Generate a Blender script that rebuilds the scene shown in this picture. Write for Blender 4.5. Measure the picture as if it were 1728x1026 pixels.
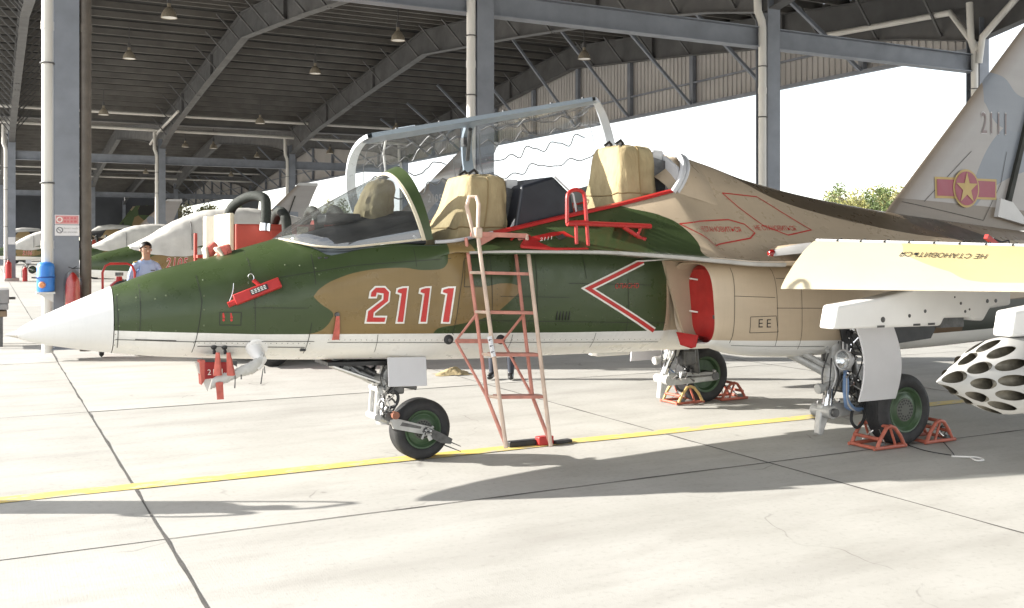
import bpy, bmesh, math, random
from mathutils import Vector, Matrix
from mathutils.bvhtree import BVHTree
for o in list(bpy.data.objects): bpy.data.objects.remove(o)
SC = bpy.context.scene
COL = SC.collection
R = math.radians
random.seed(7)
# ------------------------------------------------------------ camera
cam = bpy.data.cameras.new('camera'); co = bpy.data.objects.new('camera', cam); COL.objects.link(co)
co.location = (-3.041, -7.457, 1.68); co.rotation_euler = (R(90), 0, R(-27.4))
cam.sensor_width = 36; cam.lens = 35.6; cam.shift_y = -98/1728; cam.clip_end = 3000; cam.clip_start = .05
SC.camera = co
# ------------------------------------------------------------ sky and sun
SUN_EL = 22.0
SUN_H = Vector((-.888, .46, 0)).normalized()            # horizontal direction towards the sun
W = bpy.data.worlds.new('World'); SC.world = W; W.use_nodes = True
wt = W.node_tree; wt.nodes.clear()
sky = wt.nodes.new('ShaderNodeTexSky'); sky.sky_type = 'NISHITA'; sky.sun_disc = False
sky.sun_elevation = R(SUN_EL); sky.sun_rotation = math.atan2(SUN_H.x, SUN_H.y)
sky.air_density = 1.0; sky.dust_density = .8; sky.ozone_density = 1.0
bgn = wt.nodes.new('ShaderNodeBackground'); bgn.inputs[1].default_value = .15
wo = wt.nodes.new('ShaderNodeOutputWorld')
wtc = wt.nodes.new('ShaderNodeTexCoord'); wmp = wt.nodes.new('ShaderNodeMapping'); wmp.inputs['Scale'].default_value = (1, 1, 3.2)
wnz = wt.nodes.new('ShaderNodeTexNoise'); wnz.inputs['Scale'].default_value = 2.1; wnz.inputs['Detail'].default_value = 3; wnz.inputs['Roughness'].default_value = .6
wmr = wt.nodes.new('ShaderNodeMapRange'); wmr.inputs[1].default_value = .34; wmr.inputs[2].default_value = .6; wmr.inputs[3].default_value = .35; wmr.inputs[4].default_value = .92
wmx = wt.nodes.new('ShaderNodeMix'); wmx.data_type = 'RGBA'; wmx.inputs[7].default_value = (6.3, 6.3, 6.3, 1)     # thin bright morning cloud over the whole sky
wt.links.new(wtc.outputs['Generated'], wmp.inputs[0]); wt.links.new(wmp.outputs[0], wnz.inputs['Vector']); wt.links.new(wnz.outputs[0], wmr.inputs[0])
wt.links.new(wmr.outputs[0], wmx.inputs[0]); wt.links.new(sky.outputs[0], wmx.inputs[6])
wt.links.new(wmx.outputs[2], bgn.inputs[0]); wt.links.new(bgn.outputs[0], wo.inputs[0])
sl = bpy.data.lights.new('sun', 'SUN'); sl.energy = 5.0; sl.angle = R(.55); sl.color = (1, .96, .89)
so = bpy.data.objects.new('sun', sl); COL.objects.link(so)
sd = -(SUN_H*math.cos(R(SUN_EL)) + Vector((0, 0, math.sin(R(SUN_EL)))))
so.rotation_euler = sd.to_track_quat('-Z', 'Y').to_euler(); so.location = (-20, 10, 20)
SC.view_settings.view_transform = 'Standard'; SC.view_settings.look = 'None'
SC.view_settings.gamma = 1; SC.view_settings.use_curve_mapping = False
SC.view_settings.exposure = 1.42
SC.render.resolution_x = 1024; SC.render.resolution_y = 608
SC.render.engine = 'CYCLES'
SC.cycles.max_bounces = 4; SC.cycles.diffuse_bounces = 3; SC.cycles.use_light_tree = False; SC.cycles.glossy_bounces = 2; SC.cycles.transparent_max_bounces = 16

# ------------------------------------------------------------ photo calibration (pixel of the 1728 x 1026 photograph -> place)
_c, _s = math.cos(R(27.4)), math.sin(R(27.4))
def un(px, py, y=None, x=None, z=None, d=None):
    u = (px-864)/1709; v = (415-py)/1709
    D = (u*_c+_s, -u*_s+_c, v); C = co.location
    t = d if d is not None else (y-C[1])/D[1] if y is not None else (x-C[0])/D[0] if x is not None else (z-C[2])/D[2]
    return Vector((C[0]+t*D[0], C[1]+t*D[1], C[2]+t*D[2]))

# ------------------------------------------------------------ materials
class NT:
    def __init__(s, name):
        s.m = bpy.data.materials.new(name); s.m.use_nodes = True; s.t = s.m.node_tree
        s.b = s.t.nodes['Principled BSDF']; s._co = None
    def n(s, typ, **kw):
        nd = s.t.nodes.new('ShaderNode'+typ)
        for k, v in kw.items(): setattr(nd, k, v)
        return nd
    def put(s, sock, v):
        if v is None: return
        if hasattr(v, 'is_output'): s.t.links.new(v, sock)
        else:
            if hasattr(sock.default_value, '__len__') and len(sock.default_value) == 4 and len(v) == 3: v = (*v, 1)
            sock.default_value = v
    def math(s, op, a, b=None, c=None):
        nd = s.n('Math', operation=op); s.put(nd.inputs[0], a)
        if b is not None: s.put(nd.inputs[1], b)
        if c is not None: s.put(nd.inputs[2], c)
        return nd.outputs[0]
    def co(s):
        if not s._co:
            tc = s.n('TexCoord'); sp = s.n('SeparateXYZ'); s.t.links.new(tc.outputs['Object'], sp.inputs[0])
            s._co = tc.outputs['Object'], sp.outputs
        return s._co
    def noise(s, scale, detail=4, stretch=None, rough=.55):
        v = s.co()[0]
        if stretch:
            mp = s.n('Mapping'); s.t.links.new(v, mp.inputs[0]); mp.inputs['Scale'].default_value = stretch; v = mp.outputs[0]
        nz = s.n('TexNoise'); s.t.links.new(v, nz.inputs['Vector']); nz.inputs['Scale'].default_value = scale
        nz.inputs['Detail'].default_value = detail; nz.inputs['Roughness'].default_value = rough
        return nz.outputs[0]
    def rng(s, v, a, b, c, d):
        nd = s.n('MapRange'); s.put(nd.inputs[0], v)
        for i, k in enumerate((a, b, c, d)): nd.inputs[i+1].default_value = k
        return nd.outputs[0]
    def mix(s, f, a, b, blend='MIX'):
        nd = s.n('Mix', data_type='RGBA', blend_type=blend); s.put(nd.inputs[0], f); s.put(nd.inputs[6], a); s.put(nd.inputs[7], b)
        return nd.outputs[2]
    def curve(s, v, pts, smooth=True):
        """piecewise curve through pts (input, output); returns output socket in real units"""
        a0, a1 = pts[0][0], pts[-1][0]; lo = min(p[1] for p in pts); hi = max(p[1] for p in pts)
        if hi-lo < 1e-6: hi = lo+1e-3
        u = s.rng(v, a0, a1, 0, 1); fc = s.n('FloatCurve'); s.put(fc.inputs[1], u)
        c = fc.mapping.curves[0]
        P = [((p[0]-a0)/(a1-a0), (p[1]-lo)/(hi-lo)) for p in pts]
        c.points[0].location = P[0]; c.points[1].location = P[-1]
        for p in P[1:-1]: c.points.new(*p)
        for p in c.points: p.handle_type = 'AUTO_CLAMPED' if smooth else 'VECTOR'
        fc.mapping.update()
        return s.rng(fc.outputs[0], 0, 1, lo, hi)
    def bump(s, h, st=.2, dist=.01):
        b = s.n('Bump'); b.inputs['Strength'].default_value = st; b.inputs['Distance'].default_value = dist
        s.put(b.inputs['Height'], h); s.t.links.new(b.outputs[0], s.b.inputs['Normal'])
    def done(s, color, rough=.5, metal=0, spec=None):
        s.put(s.b.inputs['Base Color'], color); s.put(s.b.inputs['Roughness'], rough); s.put(s.b.inputs['Metallic'], metal)
        if spec is not None: s.b.inputs['Specular IOR Level'].default_value = spec
        return s.m
MATS = {}
def mat(name, color, rough=.5, metal=0, var=.1, scale=6, bump=0, bscale=40, spec=None, stretch=None):
    """plain painted / metal / cloth surface with uneven tone, roughness and fine relief"""
    if name in MATS: return MATS[name]
    t = NT(name); nz = t.noise(scale, 5, stretch)
    f = t.rng(nz, .3, .7, 1-var, 1+var)
    cb = t.n('CombineColor'); [t.put(cb.inputs[i], f) for i in range(3)]
    col = t.mix(1, color, cb.outputs[0], 'MULTIPLY')
    rr = t.rng(t.noise(scale*2.3, 3), .3, .7, max(rough-.07, .02), min(rough+.09, 1))
    if bump: t.bump(t.noise(bscale, 4), bump, .01)
    MATS[name] = t.done(col, rr, metal, spec)
    return MATS[name]
def glass(name, tint=(1, 1, 1), gl=.04, base=.07, dust=.0):
    m = bpy.data.materials.new(name); m.use_nodes = True; t = m.node_tree; t.nodes.clear()
    o = t.nodes.new('ShaderNodeOutputMaterial'); mx = t.nodes.new('ShaderNodeMixShader')
    tr = t.nodes.new('ShaderNodeBsdfTransparent'); tr.inputs[0].default_value = (*tint, 1)
    g = t.nodes.new('ShaderNodeBsdfGlossy'); g.inputs['Roughness'].default_value = gl
    lw = t.nodes.new('ShaderNodeLayerWeight'); lw.inputs[0].default_value = .5
    pw = t.nodes.new('ShaderNodeMath'); pw.operation = 'POWER'; pw.inputs[1].default_value = 4.5
    ma = t.nodes.new('ShaderNodeMath'); ma.operation = 'MULTIPLY_ADD'; ma.inputs[1].default_value = .6; ma.inputs[2].default_value = base
    t.links.new(lw.outputs['Facing'], pw.inputs[0]); t.links.new(pw.outputs[0], ma.inputs[0]); t.links.new(ma.outputs[0], mx.inputs[0])
    t.links.new(tr.outputs[0], mx.inputs[1]); t.links.new(g.outputs[0], mx.inputs[2])
    df = t.nodes.new('ShaderNodeBsdfDiffuse'); df.inputs[0].default_value = (.55, .55, .53, 1); m2 = t.nodes.new('ShaderNodeMixShader'); nz = t.nodes.new('ShaderNodeTexNoise'); nz.inputs['Scale'].default_value = 6
    mr = t.nodes.new('ShaderNodeMapRange'); mr.inputs[1].default_value = .3; mr.inputs[2].default_value = .7; mr.inputs[3].default_value = dust*.5; mr.inputs[4].default_value = dust*1.5
    t.links.new(nz.outputs[0], mr.inputs[0]); t.links.new(mr.outputs[0], m2.inputs[0]); t.links.new(mx.outputs[0], m2.inputs[1]); t.links.new(df.outputs[0], m2.inputs[2])
    t.links.new(m2.outputs[0], o.inputs[0]); MATS[name] = m
    return m

# ------------------------------------------------------------ mesh builder
def frame(d):
    d = Vector(d).normalized(); a = Vector((0, 0, 1)) if abs(d.z) < .9 else Vector((1, 0, 0))
    u = d.cross(a).normalized(); return u, u.cross(d).normalized()
class MB:
    def __init__(s): s.v = []; s.f = []; s.mi = []; s.k = 0
    def add(s, vs, fs):
        n = len(s.v); s.v += [tuple(v) for v in vs]; s.f += [[i+n for i in f] for f in fs]; s.mi += [s.k]*len(fs); return s
    def box(s, a, b, bev=0):
        (x0, y0, z0), (x1, y1, z1) = [[f(p, q) for p, q in zip(a, b)] for f in (min, max)]
        return s.add([(x0, y0, z0), (x1, y0, z0), (x1, y1, z0), (x0, y1, z0), (x0, y0, z1), (x1, y0, z1), (x1, y1, z1), (x0, y1, z1)],
                     [(0, 3, 2, 1), (4, 5, 6, 7), (0, 1, 5, 4), (1, 2, 6, 5), (2, 3, 7, 6), (3, 0, 4, 7)])
    def bar(s, p, q, w, h, up=(0, 0, 1)):
        p, q = Vector(p), Vector(q); d = (q-p).normalized(); up = Vector(up)
        if abs(d.dot(up)) > .98: up = Vector((1, 0, 0))
        u = d.cross(up).normalized()*w/2; v = u.cross(d).normalized()*h/2
        vs = [e+i*u+j*v for e in (p, q) for i, j in ((-1, -1), (1, -1), (1, 1), (-1, 1))]
        return s.add(vs, [(0, 1, 2, 3), (7, 6, 5, 4), (0, 4, 5, 1), (1, 5, 6, 2), (2, 6, 7, 3), (3, 7, 4, 0)])
    def tube(s, pts, r, n=8, cap=True, closed=False):
        pts = [Vector(p) for p in pts]; N = len(pts); rs = r if hasattr(r, '__len__') else [r]*N
        vs = []; u = None
        for i, p in enumerate(pts):
            a = pts[i-1] if i or closed else p; b = pts[(i+1) % N] if i < N-1 or closed else p
            d = (b-a).normalized()
            if u is None: u, w = frame(d)
            else:
                u = (u-d*u.dot(d)); u = u.normalized() if u.length > 1e-5 else frame(d)[0]
            w = u.cross(d)
            vs += [p+rs[i]*(math.cos(2*math.pi*k/n)*u+math.sin(2*math.pi*k/n)*w) for k in range(n)]
        fs = [(i*n+k, i*n+(k+1) % n, (i+1) % N*n+(k+1) % n, (i+1) % N*n+k) for i in range(N if closed else N-1) for k in range(n)]
        if cap and not closed: fs += [list(range(n))[::-1], [(N-1)*n+k for k in range(n)]]
        return s.add(vs, fs)
    def lathe(s, prof, org=(0, 0, 0), axis=(0, 0, 1), n=20, arc=1.0):
        """prof: (radius, height along axis)"""
        d = Vector(axis).normalized(); u, w = frame(d); o = Vector(org); vs = []; k2 = n if arc >= 1 else n+1
        for r, h in prof:
            vs += [o+d*h+r*(math.cos(2*math.pi*arc*k/n)*u+math.sin(2*math.pi*arc*k/n)*w) for k in range(k2)]
        fs = [(i*k2+k, i*k2+(k+1) % k2, (i+1)*k2+(k+1) % k2, (i+1)*k2+k) for i in range(len(prof)-1) for k in range(n)]
        return s.add(vs, fs)
    def prism(s, poly, axis, a, b):
        """poly in the two other axes (order x,y,z without axis), extruded from a to b"""
        def P(p, t): p = list(p); p.insert(axis, t); return p
        n = len(poly); vs = [P(p, a) for p in poly]+[P(p, b) for p in poly]
        return s.add(vs, [list(range(n))[::-1], list(range(n, 2*n))]+[(i, (i+1) % n, (i+1) % n+n, i+n) for i in range(n)])
    def grid(s, rows, closed=False):
        n = len(rows[0]); m = len(rows)
        fs = [(i*n+j, i*n+(j+1) % n, (i+1)*n+(j+1) % n, (i+1)*n+j) for i in range(m-1) for j in range(n if closed else n-1)]
        return s.add([p for r in rows for p in r], fs)
    def mesh(s, name, mats, off=(0, 0, 0), smooth=35, fix=True):
        me = bpy.data.meshes.new(name); o = Vector(off)
        me.from_pydata([tuple(Vector(v)-o) for v in s.v], [], s.f)
        for m in (mats if isinstance(mats, (list, tuple)) else [mats]): me.materials.append(m)
        if s.k: me.polygons.foreach_set('material_index', s.mi)
        if fix:
            b = bmesh.new(); b.from_mesh(me); bmesh.ops.remove_doubles(b, verts=b.verts, dist=1e-5)
            bmesh.ops.recalc_face_normals(b, faces=b.faces); b.to_mesh(me); b.free()
        if smooth:
            me.shade_smooth(); me.set_sharp_from_angle(angle=R(smooth))
        me.update(); return me
    def build(s, name, mats, parent=None, smooth=35, fix=True, label=None):
        off = (0, 0, 0); p = parent
        while p is not None: off = Vector(off)+p.location; p = p.parent
        o = bpy.data.objects.new(name, s.mesh(name, mats, off, smooth, fix)); COL.objects.link(o); o.parent = parent
        if label: o['label'] = label
        return o
def bevel(o, w, seg=2):
    m = o.modifiers.new('bevel', 'BEVEL'); m.width = w; m.segments = seg; m.limit_method = 'ANGLE'; return o
def tag(o, label=None, cat=None, group=None, kind=None):
    for k, v in (('label', label), ('category', cat), ('group', group), ('kind', kind)):
        if v: o[k] = v
    return o
def thing(name, label, cat, loc=(0, 0, 0), group=None):
    o = bpy.data.objects.new(name, None); COL.objects.link(o); o.location = loc; o.empty_display_size = .2
    return tag(o, label, cat, group)
def dup(o, parent=None):
    c = o.copy(); COL.objects.link(c); c.parent = parent
    for ch in o.children: dup(ch, c)
    return c
def rot_about(p, axis_o, axis_d, ang):
    return Matrix.Rotation(ang, 3, Vector(axis_d).normalized()) @ (Vector(p)-Vector(axis_o)) + Vector(axis_o)
def lerp(a, b, t): return a+(b-a)*t
def interp(tab, x):
    """smooth (monotone-ish cubic) table lookup; tab rows (x, v1, v2...)"""
    if x <= tab[0][0]: return list(tab[0][1:])
    if x >= tab[-1][0]: return list(tab[-1][1:])
    for i in range(len(tab)-1):
        if tab[i][0] <= x <= tab[i+1][0]: break
    x0, x1 = tab[i][0], tab[i+1][0]; t = (x-x0)/(x1-x0); out = []
    for k in range(1, len(tab[0])):
        def sl(j):
            if j <= 0: return (tab[1][k]-tab[0][k])/(tab[1][0]-tab[0][0])
            if j >= len(tab)-1: return (tab[-1][k]-tab[-2][k])/(tab[-1][0]-tab[-2][0])
            a = (tab[j][k]-tab[j-1][k])/(tab[j][0]-tab[j-1][0]); b = (tab[j+1][k]-tab[j][k])/(tab[j+1][0]-tab[j][0])
            return 0 if a*b <= 0 else 2*a*b/(a+b)
        m0, m1 = sl(i)*(x1-x0), sl(i+1)*(x1-x0); p0, p1 = tab[i][k], tab[i+1][k]
        out.append((2*t**3-3*t*t+1)*p0+(t**3-2*t*t+t)*m0+(-2*t**3+3*t*t)*p1+(t**3-t*t)*m1)
    return out
# ============================================================ GROUND
t = NT('concrete')
oi = t.n('ObjectInfo')
n1 = t.noise(1.1, 6); n2 = t.noise(26, 5); n3 = t.noise(3.5, 5, (.35, 1, 1)); n4 = t.noise(140, 2)
base = t.mix(t.rng(n1, .3, .75, 0, 1), (.45, .44, .41), (.365, .355, .325))
base = t.mix(t.rng(n3, .52, .8, 0, .5), base, (.27, .25, .225))
base = t.mix(t.rng(n2, .55, .8, 0, .45), base, (.24, .225, .2))
vc = t.n('TexVoronoi', feature='DISTANCE_TO_EDGE'); vc.inputs['Scale'].default_value = .28; wp = t.n('VectorMath', operation='ADD'); wn = t.n('TexNoise'); wn.inputs['Scale'].default_value = 1.6
t.t.links.new(t.co()[0], wn.inputs['Vector']); t.t.links.new(t.co()[0], wp.inputs[0]); t.t.links.new(wn.outputs['Color'], wp.inputs[1]); t.t.links.new(wp.outputs[0], vc.inputs['Vector'])
crk = t.math('MULTIPLY', t.rng(vc.outputs['Distance'], 0, .0035, .55, 0), t.rng(n1, .5, .62, 0, 1))
base = t.mix(crk, base, (.12, .11, .10))
vs_ = t.n('TexVoronoi', feature='F1'); vs_.inputs['Scale'].default_value = 1.7; t.t.links.new(t.co()[0], vs_.inputs['Vector'])
base = t.mix(t.math('MULTIPLY', t.rng(vs_.outputs['Distance'], .02, .055, .5, 0), t.rng(n3, .42, .6, 0, 1)), base, (.13, .12, .105))
base = t.mix(t.rng(t.noise(.9, 4, (.25, 2.2, 1)), .50, .72, 0, .4), base, (.25, .235, .215))
rv = t.rng(oi.outputs['Random'], 0, 1, .92, 1.06); cb = t.n('CombineColor'); [t.put(cb.inputs[i], rv) for i in range(3)]
base = t.mix(1, base, cb.outputs[0], 'MULTIPLY')
wv = t.n('TexWave', wave_type='BANDS', bands_direction='X'); wv.inputs['Scale'].default_value = 18; wv.inputs['Distortion'].default_value = 1.2
wv.inputs['Detail'].default_value = 2; t.t.links.new(t.co()[0], wv.inputs['Vector'])
t.bump(t.math('ADD', t.math('MULTIPLY', wv.outputs[0], .08), t.math('ADD', n4, n2)), .2, .006)
CONC = t.done(base, t.rng(n2, .3, .7, .75, .95))
JOINT = mat('joint_sealant', (.085, .08, .074), .9, var=.3, scale=9)
g = MB(); g.add([(-900, -500, -.05), (1200, -500, -.05), (1200, 1500, -.05), (-900, 1500, -.05)], [(0, 1, 2, 3)])
tag(g.build('ground', CONC, smooth=0), kind='structure')
g = MB(); g.add([(-24, -16, -.006), (44, -16, -.006), (44, 99, -.006), (-24, 99, -.006)], [(0, 1, 2, 3)])
tag(g.build('joint_bed', JOINT, smooth=0), kind='structure')
pA = un(279.5, 910.3, z=0); pC = un(1295.8, 780.4, z=0)
SX = pC.x-pA.x; SY = 5.0; GW = .004
apron = bpy.data.objects.new('apron', None); COL.objects.link(apron); tag(apron, 'pale sunlit concrete apron of large jointed slabs', kind='structure')
sm = MB(); sm.box((GW/2, GW/2, -.045), (SX-GW/2, SY-GW/2, 0)); sme = sm.mesh('slab', CONC, smooth=0)
i0 = int((-22-pA.x)//SX); j0 = int((-14-pA.y)//SY)
for i in range(i0, i0+14):
    for j in range(j0, j0+21):
        o = bpy.data.objects.new('slab', sme); COL.objects.link(o); o.parent = apron
        o.location = (pA.x+i*SX+random.uniform(-.004, .004), pA.y+j*SY+random.uniform(-.004, .004), random.uniform(-.002, .0015))
rr = random.Random(3)
def joint(fix, lo, hi, along):
    b = MB(); rows = []; n = int((hi-lo)/.22)
    for k in range(n+1):
        u = lo+(hi-lo)*k/n; a, c = -.0055-rr.random()**4*.012, .0055+rr.random()**4*.012
        rows.append([(u, fix+a, .0022), (u, fix+c, .0022)] if along == 0 else [(fix+a, u, .0026), (fix+c, u, .0026)])
    b.grid(rows); b.build('joint', JOINT, apron, smooth=0, fix=False)
for i in range(i0, i0+15): joint(pA.x+i*SX, -14, 78, 1)
for j in range(j0, j0+20): joint(pA.y+j*SY, -20, 36, 0)
t = NT('yellow_line_paint'); w = t.noise(9, 6, (.5, 1.5, 1), .7); w2 = t.noise(1.3, 3)
wear = t.math('GREATER_THAN', t.math('ADD', w, t.math('MULTIPLY', w2, .35)), .74)
YEL = t.done(t.mix(wear, t.mix(t.rng(w2, .35, .65, 0, 1), (.66, .50, .12), (.58, .46, .17)), (.42, .385, .31)), .7)
g = MB(); rows = []
for k in range(121):
    x = -25+k*.5; dy = .006*math.sin(k*1.7)+.004*math.sin(k*.61)
    rows.append([(x, -.075+dy+.012, .004), (x, .105+dy*.6+.012, .004)])
g.grid(rows); tag(g.build('yellow_taxi_line', YEL, smooth=0), 'faded yellow guide line painted along the apron under the nose wheel', kind='structure')

# ============================================================ AIRCRAFT SHELTER (open steel hall)
STEEL = mat('grey_blue_steel', (.19, .205, .235), .5, var=.16, scale=2.2, bump=.05)
STEELD = mat('dusty_roof_steel', (.095, .094, .094), .6, var=.2, scale=1.5)
PURL = mat('galvanised_purlin', (.13, .123, .114), .55, var=.22, scale=1.2)
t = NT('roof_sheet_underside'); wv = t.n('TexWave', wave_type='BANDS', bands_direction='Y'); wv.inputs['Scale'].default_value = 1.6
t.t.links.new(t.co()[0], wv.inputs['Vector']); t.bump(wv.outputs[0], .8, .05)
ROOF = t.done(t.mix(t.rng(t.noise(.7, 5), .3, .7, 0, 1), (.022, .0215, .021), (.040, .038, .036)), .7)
PVC = mat('white_pvc_pipe', (.62, .60, .56), .45, var=.12, scale=1.5, stretch=(1, 1, .2))
CLAD = mat('beige_cladding', (.42, .40, .385), .6, var=.1, scale=.8)
XS = [-2.0, 4.83, 11.5, 18.0]; YR = [8.93, 46.4, 84.0, 121.5]; Y0 = -28.6; ZE, ZR = 8.15, 9.95; X0, X1 = -5.2, 18.4
HALF = 18.7
hall = thing('aircraft_shelter', 'long open sided steel aircraft shelter with pitched roof over the apron', 'shelter', (-2, 8.93, 0))
def roofz(y, ya, yb):
    m = (ya+yb)/2; return ZE+(ZR-ZE)*(1-abs(y-m)/((yb-ya)/2))
bays = [(Y0, YR[0]), (YR[0], YR[1]), (YR[1], YR[2]), (YR[2], YR[3])]
# columns: H section of two flanges and a web, base plate, cap plate
def column(x, y, far):
    b = MB(); w, dp = .165, .19
    b.box((x-w, y-dp, .18), (x+w, y-dp+.018, 7.1)); b.box((x-w, y+dp-.018, .18), (x+w, y+dp, 7.1)); b.box((x-.008, y-dp+.018, .18), (x+.008, y+dp-.018, 7.1))
    b.box((x-.2, y-.23, .16), (x+.2, y+.23, .18))
    c = b.build('column', STEEL, hall, smooth=0)
    if not far and y > 20:
        f = MB(); f.box((x-.32, y-.32, 0), (x+.32, y+.32, .158)); bevel(f.build('footing', CONC, c, smooth=0), .015)
    if not far:
        for zz in (1.05, 2.6, 4.35, 5.4):
            q = MB(); q.bar((x-.27, y-.12, zz), (x-.14, y-.12, zz), .03, .03); q.tube([(x-.255+.1*math.cos(a*.7854), y-.12+.1*math.sin(a*.7854), zz) for a in range(8)], .012, 5, closed=True); q.build('pipe_clamp', STEELD, c)
def pipe(x, y, side=-1, top=6.55):
    px = x+side*(.165+.092); b = MB()
    b.tube([(px, y-.12, .12), (px, y-.12, top-.35), (px+side*.02, y-.12, top-.2), (px+side*.1, y-.1, top), (px+side*.1, y-.06, top+.9)], .082, 14)
    for zz in (1.7, 4.9): b.tube([(px, y-.12, zz-.06), (px, y-.12, zz+.06)], .09, 14)
    b.build('drainpipe', PVC if side < 0 else mat('shade_brown_pipe', (.10, .085, .07), .6, var=.2), hall)  # right pipe: dark brown stands in for the shade of the column
for j, y in enumerate(YR):
    for i, x in enumerate(XS):
        column(x, y, j > 1)
        if j < 2: pipe(x, y)
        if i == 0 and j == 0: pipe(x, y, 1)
column(-2.0, Y0, True); column(18.0, Y0, True)
# rafters
def rafter(x, ya, yb, full=True, slender=1.0):
    m = (ya+yb)/2
    for sg, y0 in ((1, ya), (-1, yb)):
        b = MB(); pts = []
        for f, dep in ((0, 1.32), (.1, 1.12), (.25, .95), (.6, .86), (1, .86)):
            y = y0+sg*f*(yb-ya)/2; zt = roofz(y, ya, yb)-.24
            pts.append((y, zt-dep*slender, zt))
        poly = [(p[0], p[1]) for p in pts]+[(p[0], p[2]) for p in reversed(pts)]
        b.prism(poly, 0, x-.01, x+.01)
        for a, c in zip(pts[:-1], pts[1:]):
            b.bar((x, a[0], a[1]-.011), (x, c[0], c[1]-.011), .27, .022); b.bar((x, a[0], a[2]+.011), (x, c[0], c[2]+.011), .27, .022)
        r = b.build('rafter', STEELD, hall, smooth=0)
        if full:
            for k in (6, 12):
                f = k/17; y = y0+sg*f*(yb-ya)/2; zt = roofz(y, ya, yb)-.25; dd = interp([(0, 1.32), (.1, 1.12), (.25, .95), (.6, .86), (1, .86)], f)[0]
                q = MB(); q.box((x-.12, y-.02, zt-dd), (x+.12, y+.02, zt))
                q.build('splice_plate', STEELD, r, smooth=0)
fbm = {}
def fly_brace(x, y, z, sg, dep):
    k = (sg, round(dep, 1))
    if k not in fbm:
        b = MB(); b.bar((sg*.03, 0, -dep), (sg*.85, 0, .02), .05, .05); fbm[k] = b.mesh('fly_brace', STEELD, smooth=0)
    o = bpy.data.objects.new('fly_brace', fbm[k]); COL.objects.link(o); o.parent = hall; o.location = Vector((x, y, z))-hall.location
for bi, (ya, yb) in enumerate(bays):
    for i, x in enumerate(XS):
        rafter(x, ya, yb, bi in (1,))
        if bi == 1:
            for k in range(1, 37, 2 if i else 1):
                y = ya+k*(yb-ya)/37; z = roofz(y, ya, yb)-.25; f = min((y-ya), (yb-y))/HALF
                for sg in ((1, -1) if i < 3 else (-1,)): fly_brace(x, y, z, sg, interp([(0, 1.2), (.1, 1.05), (.25, .9), (1, .8)], f)[0])
    # purlins
    np_ = 36
    for k in range(np_+1):
        y = ya+.25+k*(yb-ya-.5)/np_; z = roofz(y, ya, yb)
        if bi == 0 and y < -14: continue
        b = MB(); b.box((X0+.1, y-.035, z-.225), (X1-.1, y+.035, z-.02)); b.build('purlin', PURL, hall, smooth=0)
    # roof sheets (one per slope)
    m = (ya+yb)/2
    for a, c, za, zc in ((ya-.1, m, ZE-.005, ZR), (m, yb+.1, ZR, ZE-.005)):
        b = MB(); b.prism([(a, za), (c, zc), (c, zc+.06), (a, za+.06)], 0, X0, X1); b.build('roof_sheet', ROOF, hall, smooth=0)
# longitudinal ties, valley gutters, carrier pipes
for j, y in enumerate(YR[:3]):
    for i in range(3):
        b = MB(); xa, xb = XS[i]+.17, XS[i+1]-.17; z = 6.02
        b.box((xa, y-.012, z-.19), (xb, y+.012, z+.19)); b.box((xa, y-.13, z+.19), (xb, y+.13, z+.21)); b.box((xa, y-.13, z-.21), (xb, y+.13, z-.19))
        b.build('eaves_tie', STEEL, hall, smooth=0)
    b = MB(); b.box((X0, y-.28, ZE-.32), (X1, y+.28, ZE-.02)); b.build('valley_gutter', STEELD, hall, smooth=0)
    if j: 
        b = MB(); b.tube([(X0, y-.55, 7.55), (18, y-.55, 7.4)], .08, 10); b.build('carrier_pipe', PVC, hall)
        b = MB(); b.tube([(X0, y-3.2, 7.95), (18, y-3.2, 7.9)], .07, 10); b.build('carrier_pipe', PVC, hall)
b = MB(); b.tube([(17.75, 8.7, 6.3), (17.75, 9.5, 7.35), (17.75, 14.5, 7.6)], .08, 12); b.tube([(17.75, 8.7, 6.0), (17.75, 8.6, 6.6), (17.75, 7.0, 7.9), (17.75, 2, 8.2)], .08, 12); b.build('carrier_pipe', PVC, hall)
b = MB(); b.tube([(4.6, 48.8, 7.05), (4.6, 46, 7.4), (4.6, 40, 7.75)], .06, 10); b.build('carrier_pipe', PVC, hall)
# gable end cladding with posts and braces
ZB = 6.45
shm = {}
for bi in (1, 2, 3):
    ya, yb = bays[bi]; n = 42 if bi == 1 else 20
    wy = (yb-ya)/n; rib = 4 if bi == 1 else 8
    for k in range(n):
        y = ya+k*wy; b = MB(); rows = []
        prof = []
        for r in range(rib):
            y0 = y+r*wy/rib; prof += [(y0, 0), (y0+wy/rib*.78, 0), (y0+wy/rib*.84, .035), (y0+wy/rib*.94, .035)]
        prof.append((y+wy-.001, 0))
        b.grid([[(18.30-d, yy, ZB) for yy, d in prof], [(18.30-d, yy, roofz(min(max(yy, ya), yb), ya, yb)-.03) for yy, d in prof]])
        b.build('cladding_sheet', CLAD, hall, smooth=0, fix=False)
    npost = 10 if bi == 1 else 8
    for k in range(1, npost):
        y = ya+k*(yb-ya)/npost; zr = roofz(y, ya, yb)-.9
        b = MB(); b.box((18.10, y-.09, ZB-.05), (18.24, y+.09, zr)); b.build('gable_post', STEEL, hall, smooth=0)
        b = MB(); b.bar((18.08, y, ZB+.02), (15.2, y, roofz(y, ya, yb)-.2), .09, .09); b.build('gable_brace', STEEL, hall, smooth=0)
    b = MB(); b.bar((18.16, ya, ZB-.02), (18.16, yb, ZB-.02), .14, .1); b.bar((18.16, ya+1, ZB+.75), (18.16, yb-1, ZB+.75), .06, .06); b.build('gable_rail', STEEL, hall, smooth=0)

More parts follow.
